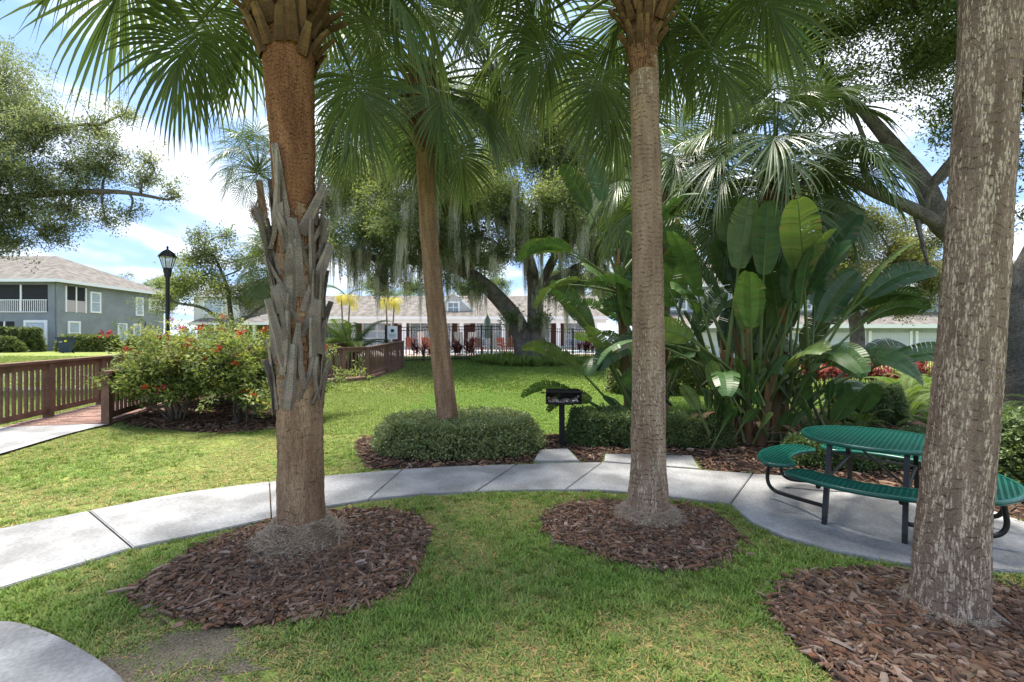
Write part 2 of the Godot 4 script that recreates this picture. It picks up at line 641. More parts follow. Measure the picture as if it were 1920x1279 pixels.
func fork(b: MB, r: RandomNumberGenerator, p: Vector3, d: Vector3, length: float, rad: float, depth: int, ends: Array, col: Color, bend := 0.35) -> void:
	var pts := [p]
	var n_ := 5
	for i in n_:
		d = (d + Vector3(r.randfn(), r.randfn() * 0.7, r.randfn()) * bend * 0.55).normalized()
		p += d * length / n_
		pts.append(p)
	limb(b, pts, rad, rad * 0.5, 7 if rad > 0.05 else 5, col, 2)
	ends.append(pts[3])
	ends.append(pts[-1])
	if depth > 0:
		for k in 3:
			var i := [2, 4, 5][k] as int
			var dd := (d + Vector3(r.randfn(), r.randfn() * 0.5 + 0.1, r.randfn()) * 0.8).normalized()
			fork(b, r, pts[i], dd, length * r.randf_range(0.5, 0.75), rad * 0.5, depth - 1, ends, col, bend)

func leaf_cloud(r: RandomNumberGenerator, ends: Array, each: int, radius: float, tints: Array, squash := 0.7, size := 1.0) -> Array:
	# sprig places round twig ends: [transforms, colours]
	var xf := []
	var cs := PackedColorArray()
	for p in ends:
		var tone: Color = tints[r.randi() % tints.size()]
		for i in each:
			var d := Vector3(r.randfn(), r.randfn() * squash, r.randfn()) * radius * 0.5
			var s := size * r.randf_range(0.75, 1.25)
			xf.append(Transform3D(Basis.from_euler(Vector3(r.randf_range(-0.6, 0.6), r.randf() * TAU, r.randf_range(-0.6, 0.6))).scaled(Vector3.ONE * s), p + d))
			cs.append(jit(r, tone, 0.15))
	return [xf, cs]

func near_limb(limbs: Array, p: Vector3) -> Vector3:
	var best: Vector3 = limbs[0][0]
	for l in limbs:
		for q in l:
			if q.distance_squared_to(p) < best.distance_squared_to(p): best = q
	return best

# ------------------------------------------------------------------ palms
func palm_trunk(path: Array, radii: Array, sides: int, seed_: int, wob := 0.05, ring_gap := 0.0, rings := 0.0) -> ArrayMesh:
	var p := catmull(path, 10)
	var rad := []
	var fine := []
	var r := RandomNumberGenerator.new()
	r.seed = seed_
	var m := p.size()
	var total := 0.0
	for i in m - 1: total += (p[i + 1] - p[i]).length()
	# resample evenly
	var step := 0.022
	var count := int(total / step)
	var k := 0
	var left := 0.0
	var acc := 0.0
	for i in count + 1:
		var want := total * i / count
		while k < m - 2 and acc + (p[k + 1] - p[k]).length() < want:
			acc += (p[k + 1] - p[k]).length()
			k += 1
		var seg: float = (p[k + 1] - p[k]).length()
		fine.append(p[k].lerp(p[k + 1], clampf((want - acc) / seg, 0.0, 1.0)))
		var u := float(i) / count * (radii.size() - 1)
		var j := mini(int(u), radii.size() - 2)
		var rr := lerpf(radii[j], radii[j + 1], smoothstep(0.0, 1.0, u - j))
		if rings > 0.0:
			var ph := want / ring_gap
			rr += rings * (absf(ph - floorf(ph) - 0.5) * 2.0 - 0.5) + r.randf_range(-0.3, 0.3) * rings
		rad.append(rr)
	var f := FastNoiseLite.new()
	f.seed = seed_
	f.frequency = 1.4
	f.fractal_octaves = 4
	var b := MB.new()
	b.tube(fine, rad, sides, Color.WHITE, null, 4.0, f, wob)
	return b.done()

var fronds := {}
func crown(tree: Node3D, at: Vector3, count: Array, seed_: int, size := 1.0, family := "sabal", from_turn := 0.0, open_front := false) -> void:
	# count: how many leaves in each tier, from the upright spear leaves down to the hanging ones
	var r := RandomNumberGenerator.new()
	r.seed = seed_
	var tiers: Array = fronds[family]
	var g := from_turn
	for t in count.size():
		for i in count[t]:
			g += TAU * 0.381966 + r.randf_range(-0.15, 0.15)
			if open_front and t > 1 and sin(g) < -0.45:
				continue
			var m: Mesh = tiers[t][r.randi() % tiers[t].size()]
			var s := size * r.randf_range(0.88, 1.1)
			var bas := Basis(UPV, g) * Basis(Vector3(1, 0, 0), r.randf_range(-0.25, 0.25))
			var off := bas * Vector3(0.09, 0, 0)
			part("frond", m, mats.frond, tree, Transform3D(bas.scaled(Vector3.ONE * s), at + off + Vector3(0, 0.35 - t * 0.11, 0)))

func boot_mesh(r: RandomNumberGenerator, length: float, w0: float, w1: float, thick: float, col: Color, col2: Color, split: bool, curl: float) -> ArrayMesh:
	# an old leaf base: a tapering, slightly curled woody strap along +y, forked at its foot; +z faces out
	var b := MB.new()
	var n_ := 7
	var legs := [-1.0, 1.0] if split else [0.0]
	for s in legs:
		var rows := []
		var grain := [r.randf_range(0.7, 1.1), r.randf_range(0.75, 1.25), r.randf_range(0.6, 1.1), 0.8, 0.7]
		var sway := r.randf_range(-0.25, 0.25)
		for i in n_ + 1:
			var u := float(i) / n_
			var w := lerpf(w0, w1, u) * (0.5 if split else 1.0) * r.randf_range(0.9, 1.1)
			var ctr := Vector3(s * w0 * 0.75 * pow(1.0 - u, 1.6) + sway * w0 * u * u, length * u * (1.0 - 0.12 * s * sway), curl * u * u + r.randf_range(-0.003, 0.003))
			if split and u > 0.55: w *= 1.35
			var rim := thick * (1.0 - 0.5 * u)
			rows.append([ctr + Vector3(-w * 0.5, 0, -rim * 0.3), ctr + Vector3(-w * 0.25, 0, rim), ctr + Vector3(w * 0.25, 0, rim * 0.9), ctr + Vector3(w * 0.5, 0, -rim * 0.3), ctr + Vector3(0, 0, -rim)])
		for i in n_:
			var c := jit(r, col.lerp(col2, float(i) / n_), 0.10)
			for j in 5:
				var k := (j + 1) % 5
				b.quad(rows[i][j], rows[i][k], rows[i + 1][k], rows[i + 1][j], c * grain[j])
		var e: Array = rows[n_]
		for j in range(1, 4): b.tri(e[0], e[j], e[j + 1], col2 * 0.8)
	return b.done()

func boots(tree: Node3D, meshes: Array, path_at: Callable, y0: float, y1: float, rows: int, per: int, tilt: float, lean: float, seed_: int, size := 1.0) -> void:
	var r := RandomNumberGenerator.new()
	r.seed = seed_
	for i in rows:
		for k in per:
			var y := lerpf(y0, y1, (i + r.randf_range(-0.35, 0.35)) / maxf(1.0, rows - 1.0))
			var a := TAU * (k + 0.5 * (i % 2) + r.randf_range(-0.25, 0.25)) / per
			var c: Array = path_at.call(y)
			var out := Vector3(cos(a), 0, sin(a))
			var bas := Basis(UPV, atan2(out.x, out.z)) * Basis(Vector3(1, 0, 0), lean * r.randf_range(0.7, 1.3)) * Basis(Vector3(0, 0, 1), r.randf_range(-tilt, tilt)) * Basis(UPV, r.randf_range(-tilt, tilt) * 0.7)
			part("leaf_base", meshes[r.randi() % meshes.size()], mats.boot, tree, Transform3D(bas.scaled(Vector3.ONE * size * r.randf_range(0.8, 1.2)), c[0] + out * c[1]))

# ------------------------------------------------------------------ ground
const WALK_FAR := [-5.2, 2.9, -4.84, 3.41, -4.43, 3.94, -4.05, 4.35, -3.53, 4.85, -2.8, 5.25, -2.25, 5.48, -1.38, 5.76, -0.62, 5.91, 0.06, 5.98, 0.64, 6.06, 1.21, 6.09, 2.37, 5.73, 2.95, 5.57]
const WALK_NEAR := [-3.9, 2.0, -3.62, 2.51, -3.38, 2.95, -2.98, 3.57, -2.59, 3.85, -2.2, 4.16, -1.92, 4.40, -1.47, 4.65, -0.96, 4.81, -0.39, 4.9, 0.19, 4.95, 0.58, 4.96, 1.15, 4.9, 2.17, 4.52]
const PAD := [2.95, 5.57, 3.5, 5.42, 3.91, 5.21, 4.3, 5.02, 4.49, 4.8, 4.6, 4.32, 4.6, 4.04, 4.9, 3.5, 4.9, 3.05, 4.25, 3.14, 3.6, 3.2, 2.84, 3.31, 2.48, 3.53, 2.25, 3.77, 2.14, 4.06, 2.17, 4.52]
const BED_A := [-2.51, 2.97, -2.53, 3.27, -2.45, 3.64, -2.22, 4.05, -1.82, 4.30, -1.35, 4.43, -0.9, 4.25, -0.7, 3.84, -0.67, 3.45, -0.73, 3.11, -0.89, 2.82, -1.14, 2.71, -1.48, 2.63, -1.68, 2.6, -2.04, 2.76, -2.34, 2.87]
const BED_C := [0.24, 4.12, 0.42, 4.46, 0.76, 4.64, 1.21, 4.68, 1.7, 4.50, 1.95, 4.25, 1.89, 3.79, 1.68, 3.5, 1.37, 3.25, 1.06, 3.23, 0.76, 3.41, 0.51, 3.59, 0.32, 3.84]
const BED_D := [1.57, 2.76, 1.76, 3.0, 2.1, 3.2, 2.45, 3.27, 2.8, 3.18, 3.21, 3.05, 3.5, 2.88, 3.6, 2.38, 3.2, 1.9, 2.01, 1.72, 1.67, 1.92, 1.58, 2.16, 1.53, 2.47]
const BED_B := [-2.58, 7.47, -2.3, 8.2, -1.4, 8.5, 0.0, 8.4, 0.6, 7.8, 1.1, 8.3, 2.2, 8.9, 3.6, 9.6, 5.5, 10.5, 9.0, 11.0, 18.0, 12.0, 18.0, 2.5, 5.4, 2.5, 4.93, 3.4, 4.62, 4.04, 4.62, 4.34, 4.5, 4.83, 3.92, 5.24, 2.96, 5.6, 2.4, 5.76, 2.58, 6.46, 1.3, 6.55, 1.2, 6.12, 0.94, 6.12, 0.87, 6.84, 0.39, 6.77, 0.27, 6.08, 0.06, 6.02, -1.36, 5.80, -1.86, 5.79, -2.2, 6.5]
const BED_SHRUB := [-7.0, 7.95, -6.1, 7.95, -5.3, 7.95, -4.5, 8.2, -4.2, 9.0, -4.7, 10.6, -6.2, 12.2, -8.0, 11.6, -7.6, 9.6]
const BED_OAK := [-1.9, 20.6, -0.9, 19.3, 0.8, 18.7, 2.4, 19.3, 3.2, 20.9, 2.6, 22.6, 0.6, 23.2, -1.3, 22.4]
const PATH_W := [-7.05, 7.9, -6.98, 7.12, -6.9, 6.5, -6.94, 6.1, -7.0, 5.2, -7.2, 3.5, -9.6, 3.5, -9.4, 5.2, -9.0, 6.6, -8.78, 7.35]
const CORNER := [-4.6, 2.2, -3.6, 2.62, -2.99, 2.66, -2.75, 2.61, -2.4, 2.47, -2.05, 2.3, -1.81, 2.16, -1.5, 1.85, -1.3, 1.3, -5.0, 1.3]
const GRILL_SLAB := [0.29, 6.11, 0.41, 6.74, 0.84, 6.81, 0.91, 6.11]
const STEP_SLAB := [1.23, 6.11, 1.33, 6.52, 2.55, 6.43, 2.38, 5.76]
var keep_out := []

func slab(called: String, poly: PackedVector2Array, parent: Node, top: float, thick := 0.1, kind := "") -> MeshInstance3D:
	var shape := Geometry2D.offset_polygon(poly, -0.006)
	var b := MB.new()
	var small := Geometry2D.offset_polygon(shape[0], -0.008)
	b.prism(shape[0], top - thick, top - 0.006, Color.WHITE)
	if small.size(): b.prism(small[0], top - 0.02, top, Color.WHITE)
	return part(called, b.done(), mats.concrete, parent)

func drape(called: String, left: Array, right: Array, up: float, mat: Material, label: String, category: String) -> void:
	# a strip of paving that follows the ground between two edges given as (x, d)
	var b := MB.new()
	var a := catmull(left, 8)
	var c := catmull(right, 8)
	var k := 0
	for i in a.size():
		for j in 9:
			var p: Vector2 = a[i].lerp(c[i], j / 8.0)
			b.v.append(on(p.x, p.y, up)); b.n.append(UPV); b.c.append(Color.WHITE); b.uv.append(p)
	for i in a.size() - 1:
		for j in 8:
			k = i * 9 + j
			b.face(k, k + 9, k + 1, UPV)
			b.face(k + 1, k + 9, k + 10, UPV)
	struct(called, b.done(), mat, label, category)

func build_ground() -> void:
	var xs := []
	var ds := []
	for x in [-300, -200, -140, -100, -80]: xs.append(float(x))
	for i in 145: xs.append(-72.0 + i)
	for x in [80, 100, 140, 200, 300]: xs.append(float(x))
	for d in [-60, -30, -15]: ds.append(float(d))
	for i in 130: ds.append(-8.0 + i * 0.5)
	for d in [58, 62, 68, 76, 90, 120, 170, 240, 400]: ds.append(float(d))
	var b := MB.new()
	for d in ds:
		for x in xs:
			var e := 0.4
			var nn := Vector3(gh(x - e, d) - gh(x + e, d), 2 * e, gh(x, d + e) - gh(x, d - e)).normalized()
			b.v.append(on(x, d)); b.n.append(nn); b.c.append(Color.WHITE); b.uv.append(Vector2(x, d))
	var w := xs.size()
	for i in ds.size() - 1:
		for j in w - 1:
			var k := i * w + j
			b.face(k, k + w, k + 1, UPV)
			b.face(k + 1, k + w, k + w + 1, UPV)
	struct("lawn_ground", b.done(), mats.turf, "thin soil and thatch under the green lawn", "ground")

	# the curved walk, slab by slab
	var far_ := []
	var near_ := []
	for i in range(0, WALK_FAR.size(), 2):
		far_.append(Vector2(WALK_FAR[i], -WALK_FAR[i + 1]))
		near_.append(Vector2(WALK_NEAR[i], -WALK_NEAR[i + 1]))
	var whole := PackedVector2Array()
	for p in far_: whole.append(p)
	for i in near_.size(): whole.append(near_[near_.size() - 1 - i])
	keep_out.append(whole)
	var walk := Node3D.new()
	walk.name = numbered("sidewalk")
	add_child(walk)
	meta(walk, "curved pale concrete sidewalk of broad slabs crossing the lawn", "sidewalk", "", "structure")
	var joints := [0, 3, 5, 7, 9, 11, 13]
	for k in joints.size() - 1:
		var f := catmull(far_.slice(joints[k], joints[k + 1] + 1), 4)
		var n_ := catmull(near_.slice(joints[k], joints[k + 1] + 1), 4)
		var p := PackedVector2Array()
		for q in f: p.append(q)
		for i in n_.size(): p.append(n_[n_.size() - 1 - i])
		slab("slab", p, walk, 0.03 + 0.002 * (k % 2))
	slab("slab", poly2(PAD), walk, 0.031)
	var bedding := MB.new()
	bedding.prism(Geometry2D.offset_polygon(whole, -0.02)[0], -0.06, 0.012, Color.WHITE)
	part("bedding_sand", bedding.done(), mats.soil, walk)
	keep_out.append(poly2(PAD))
	var corner := slab("footpath", smooth_line_ring(poly2(CORNER)), self, 0.03)
	meta(corner, "curved end of a concrete footpath at the lawn corner", "footpath", "", "structure")
	keep_out.append(poly2(CORNER))
	var gs := slab("grill_slab", poly2(GRILL_SLAB), self, 0.045)
	meta(gs, "small square concrete slab in front of the grill post", "slab", "", "structure")
	var st := slab("stepping_slab", poly2(STEP_SLAB), self, 0.036)
	meta(st, "low concrete slab laid against the walk beside a hedge", "slab", "", "structure")
	# bare ground worn through the lawn by the footpath corner
	var worn_ := MB.new()
	var rim_ := PackedVector2Array()
	var wf := FastNoiseLite.new(); wf.seed = 2; wf.frequency = 1.0
	for i in 40:
		var a := TAU * i / 40.0
		rim_.append(Vector2(-1.72 + cos(a) * 0.42 * (1.0 + 0.5 * wf.get_noise_2d(cos(a) * 2.0, sin(a) * 2.0)), -2.36 + sin(a) * 0.26 * (1.0 + 0.6 * wf.get_noise_2d(cos(a) * 3.0 + 9.0, sin(a) * 3.0))))
	worn_.prism(rim_, -0.05, 0.004, Color.WHITE)
	struct("bare_ground", worn_.done(), mats.dirt, "worn patch of bare sandy soil in the lawn by the footpath corner", "soil")
	drape("path", [Vector2(-7.2, 3.5), Vector2(-7.0, 5.2), Vector2(-6.92, 6.3), Vector2(-7.05, 7.95)], [Vector2(-9.6, 3.5), Vector2(-9.3, 5.2), Vector2(-9.0, 6.4), Vector2(-8.55, 7.55)], 0.035, mats.concrete, "pale concrete path that leads onto the boardwalk", "path")
	keep_out.append(poly2(PATH_W))
	drape("pavement", [Vector2(-60, 10.4), Vector2(-30, 11.4), Vector2(-16, 12.2), Vector2(-11.6, 13.0)], [Vector2(-60, 12.4), Vector2(-30, 13.1), Vector2(-16, 13.7), Vector2(-11.8, 14.2)], 0.03, mats.concrete, "pale pavement strip between the boardwalk and the road", "pavement")
	drape("road", [Vector2(-70, 13.6), Vector2(-30, 14.3), Vector2(-16, 14.9), Vector2(-12.5, 16.0)], [Vector2(-70, 19.5), Vector2(-30, 19.2), Vector2(-16, 19.0), Vector2(-13.0, 18.6)], 0.024, mats.asphalt, "grey asphalt road in front of the two-storey house", "road")
	drape("driveway", [Vector2(-60, 21.5), Vector2(-32, 22.8), Vector2(-26, 23.0)], [Vector2(-60, 27.0), Vector2(-33, 27.0), Vector2(-29, 25.5)], 0.03, mats.concrete, "pale concrete driveway before the two-storey house", "driveway")
	drape("pool_deck", [Vector2(-16, 23.0), Vector2(-2, 23.8), Vector2(14, 28.5)], [Vector2(-16, 40), Vector2(-2, 40), Vector2(14, 40)], 0.06, mats.deck, "pale pink pool deck behind the black fence", "pool deck")
	drape("pool_water", [Vector2(-6, 27.5), Vector2(2, 27.8), Vector2(6, 29)], [Vector2(-6, 33), Vector2(2, 33.2), Vector2(6, 33)], 0.075, mats.water, "light blue pool water behind the black fence", "water")

func smooth_line_ring(p: PackedVector2Array) -> PackedVector2Array:
	return smooth_ring(p, 2)

# ------------------------------------------------------------------ mulch and grass
func chip_mesh(r: RandomNumberGenerator, L := 0.030, w := 0.011) -> ArrayMesh:
	var b := MB.new()
	for k in 1:
		var h := 0.0035
		var p := []
		for s in [-1, 1]:
			var u: float = s
			p.append([Vector3(u * L * r.randf_range(0.8, 1.1), -h, -w * r.randf_range(0.4, 1)), Vector3(u * L * r.randf_range(0.8, 1.1), h, -w * r.randf_range(0.3, 0.8)), Vector3(u * L * r.randf_range(0.8, 1.1), h * 0.6, w * r.randf_range(0.3, 0.8)), Vector3(u * L * r.randf_range(0.8, 1.1), -h, w * r.randf_range(0.4, 1))])
		var m := [Vector3(0, -h * 0.4, -w * 1.15), Vector3(0, h * 1.9, -w * 0.7), Vector3(0.002, h * 1.6, w * 0.8), Vector3(0, -h * 0.4, w * 1.1)]
		for q in [[p[0], m], [m, p[1]]]:
			for j in 4:
				var i := (j + 1) % 4
				b.quad(q[0][j], q[0][i], q[1][i], q[1][j], grey(r.randf_range(0.8, 1.1)))
		b.quad(p[0][0], p[0][3], p[0][2], p[0][1], grey(0.9))
		b.quad(p[1][0], p[1][1], p[1][2], p[1][3], grey(0.9))
	return b.done()

var chips := []
func mulch(called: String, flat: Array, count: int, label: String, size := 1.0, within := Rect2(-50, -50, 100, 100), mound := 0.03, base := true) -> void:
	var poly := smooth_ring(poly2(flat), 1) if flat.size() < 60 else poly2(flat)
	keep_out.append(poly)
	var lo := Vector2(1e9, 1e9)
	var hi := -lo
	for p in poly:
		lo = lo.min(p); hi = hi.max(p)
	var root := Node3D.new()
	root.name = numbered(called)
	add_child(root)
	meta(root, label, "mulch", "", "structure")
	# soil sheet, following the ground
	if base:
		var b := MB.new()
		var step := 0.5
		var x := lo.x
		while x < hi.x:
			var z := lo.y
			while z < hi.y:
				var cell := PackedVector2Array([Vector2(x, z), Vector2(x + step, z), Vector2(x + step, z + step), Vector2(x, z + step)])
				for piece in Geometry2D.intersect_polygons(poly, cell):
					var t := Geometry2D.triangulate_polygon(piece)
					var k := b.v.size()
					for q in piece:
						b.v.append(on(q.x, -q.y, 0.008)); b.n.append(UPV); b.c.append(Color.WHITE); b.uv.append(q)
					for i in range(0, t.size(), 3): b.face(k + t[i], k + t[i + 1], k + t[i + 2], UPV)
				z += step
			x += step
		part("soil", b.done(), mats.soil, root)
	for c in chips.size():
		var xf := []
		var cs := PackedColorArray()
		var tries := 0
		while xf.size() < count / chips.size() and tries < count * 6:
			tries += 1
			var p := Vector2(rg.randf_range(lo.x, hi.x), rg.randf_range(lo.y, hi.y))
			if not within.has_point(p): continue
			if not Geometry2D.is_point_in_polygon(p + Vector2(rg.randfn(), rg.randfn()) * 0.05, poly): continue
			var s := size * clampf(exp(rg.randfn() * 0.42) * 0.85, 0.3, 2.4)
			var bas := Basis.from_euler(Vector3(rg.randfn() * 0.28, rg.randf() * TAU, rg.randfn() * 0.22)).scaled(Vector3(s, s, s * rg.randf_range(0.7, 1.4)))
			xf.append(Transform3D(bas, on(p.x, -p.y, 0.010 + mound * rg.randf())))
			var u := rg.randf()
			var col := Color(0.150, 0.084, 0.052)
			if u < 0.26: col = Color(0.20, 0.130, 0.092)
			elif u < 0.52: col = Color(0.085, 0.055, 0.040)
			elif u < 0.58: col = Color(0.27, 0.20, 0.155)
			elif u < 0.605: col = Color(0.19, 0.085, 0.048)
			cs.append(jit(rg, col, 0.2))
		many("bark_chips", chips[c], mats.bark_vertex, xf, cs, root)

func bare(p: Vector2) -> bool:
	for q in keep_out:
		if Geometry2D.is_point_in_polygon(p, q): return true
	return false

func build_grass() -> void:
	var r := RandomNumberGenerator.new()
	r.seed = 4
	var f := FastNoiseLite.new(); f.seed = 21; f.frequency = 0.9; f.fractal_octaves = 3
	var g := FastNoiseLite.new(); g.seed = 9; g.frequency = 0.25; g.fractal_octaves = 2
	var green := Color(0.180, 0.235, 0.080)
	var kinds := [
		grass_tuft(r, 7, 0.022, 0.062, 0.0055, green, 0.0, 0.7), grass_tuft(r, 7, 0.025, 0.050, 0.0055, green, 0.18, 0.9),
		grass_tuft(r, 6, 0.025, 0.032, 0.0045, green, 0.6, 1.2), grass_tuft(r, 12, 0.06, 0.058, 0.008, green, 0.04, 0.8), grass_tuft(r, 16, 0.16, 0.065, 0.014, green, 0.03, 0.8)]
	var xf := [[], [], [], [], []]
	var cs := [PackedColorArray(), PackedColorArray(), PackedColorArray(), PackedColorArray(), PackedColorArray()]
	# [from, to, tufts per square metre]
	for band in [[1.2, 3.2, 3600.0], [3.2, 5.2, 2600.0], [5.2, 8.0, 1600.0], [8.0, 13.0, 560.0], [13.0, 24.0, 199.0]]:
		var d0: float = band[0]
		var d1: float = band[1]
		var wide := d1 * 1.2 + 1.0
		var n_ := int((d1 - d0) * wide * 2.0 * band[2])
		for i in n_:
			var p := Vector2(r.randf_range(-wide, wide), -r.randf_range(d0, d1))
			if absf(p.x) > -p.y * 1.2 + 1.0: continue
			if p.x > 9.0 and -p.y > 12.0 and r.randf() < 0.5: continue
			if bare(p): continue
			var thin := 0.6 * f.get_noise_2d(p.x * 1.6, p.y * 1.6) + 0.45 * g.get_noise_2d(p.x * 1.3, p.y * 1.3) + 0.35 * f.get_noise_2d(p.x * 6.0 + 50.0, p.y * 6.0)
			# the worn patches of the near lawn, and by the near left corner
			var worn := thin * (1.0 - smoothstep(4.5, 8.0, -p.y)) + 0.55 * (1.0 - smoothstep(0.15, 0.75, p.distance_to(Vector2(-1.75, -2.35)))) + 0.18 * (1.0 - smoothstep(0.2, 1.3, p.distance_to(Vector2(0.45, -2.2)))) + 0.24 * smoothstep(-0.1, 0.5, g.get_noise_2d(p.x + 40.0, p.y)) * float(p.x < -2.0 and -p.y > 5.0)
			# the watered lawn beyond the walk has hardly any straw in it
			var lush := p.x > -2.4 + 0.5 * g.get_noise_2d(p.y * 3.0, 5.0) and -p.y > 6.2
			var k := 0
			if band[2] < 200.0: k = 4
			elif band[2] < 600.0: k = 3
			elif worn > 0.42: k = 2
			elif worn > 0.0 or r.randf() < 0.48: k = 1
			if k == 2 and r.randf() < 0.6: continue
			var s := r.randf_range(0.7, 1.25) * (1.0 - 0.3 * clampf(worn, 0.0, 1.0))
			xf[k].append(Transform3D(Basis.from_euler(Vector3(r.randfn() * 0.12, r.randf() * TAU, r.randfn() * 0.12)).scaled(Vector3(s, s * r.randf_range(0.8, 1.2), s)), on(p.x, -p.y, -0.002)))
			var dry := clampf(0.42 + worn * 0.75 + r.randfn() * 0.26, 0.0, 1.0)
			if lush: dry *= 0.25
			var tint := Color(0.86, 1.12, 0.60).lerp(Color(1.32, 1.08, 1.10), dry)
			cs[k].append(Color(tint.r, tint.g, tint.b) * r.randf_range(0.85, 1.15))
	var lawn := Node3D.new()
	lawn.name = numbered("grass")
	add_child(lawn)
	meta(lawn, "short green lawn grass with dry straw patches", "grass", "", "stuff")
	for k in 5: many("blades", kinds[k], mats.grass, xf[k], cs[k], lawn)

# ------------------------------------------------------------------ the palms
func root_mound(tree: Node3D, at: Vector3, r0: float, r1: float, h: float, seed_: int) -> void:
	# the skirt of fine roots and litter round a palm's foot
	var r := RandomNumberGenerator.new()
	r.seed = seed_
	var f := FastNoiseLite.new(); f.seed = seed_; f.frequency = 2.2
	var pts := []
	var rad := []
	for i in 8:
		var u := i / 7.0
		pts.append(at + Vector3(0, -0.02 + (h + 0.02) * u, 0))
		rad.append(lerpf(r1, r0, pow(u, 0.6)))
	var b := MB.new()
	b.tube(pts, rad, 28, Color.WHITE, null, 0.0, f, 0.25)
	part("root_mound", b.done(), mats.roots, tree)
	var t := MB.new()
	t.box(Vector3(-0.020, -0.0009, -0.0009), Vector3(0.020, 0.0009, 0.0009), Color.WHITE)
	var xf := []
	var cs := PackedColorArray()
	for i in 5200:
		var a := r.randf() * TAU
		var u := pow(r.randf(), 1.3)
		var rr := lerpf(r0, r1, u) * (1.0 + 0.10 * r.randfn() * u)
		var y := h * pow(clampf(1.0 - u, 0.0, 1.0), 1.67) + 0.004 + 0.012 * r.randf()
		xf.append(Transform3D(Basis.from_euler(Vector3(r.randfn() * 0.5, r.randf() * TAU, r.randfn() * 0.5)).scaled(Vector3.ONE * r.randf_range(0.5, 1.2)), at + Vector3(cos(a) * rr, y, sin(a) * rr)))
		cs.append(jit(r, Color(0.42, 0.33, 0.24), 0.4))
	many("root_fibres", t.done(), mats.bark_vertex, xf, cs, tree)

func line_at(path: Array, r: float) -> Callable:
	# the trunk's middle and radius at a height above its foot
	return func(y: float) -> Array:
		var a: Vector3 = path[0]
		for i in path.size() - 1:
			a = path[i]
			if path[i + 1].y >= y or i == path.size() - 2:
				var e: Vector3 = path[i + 1]
				return [a.lerp(e, (y - a.y) / maxf(0.01, e.y - a.y)), r]
		return [a, r]

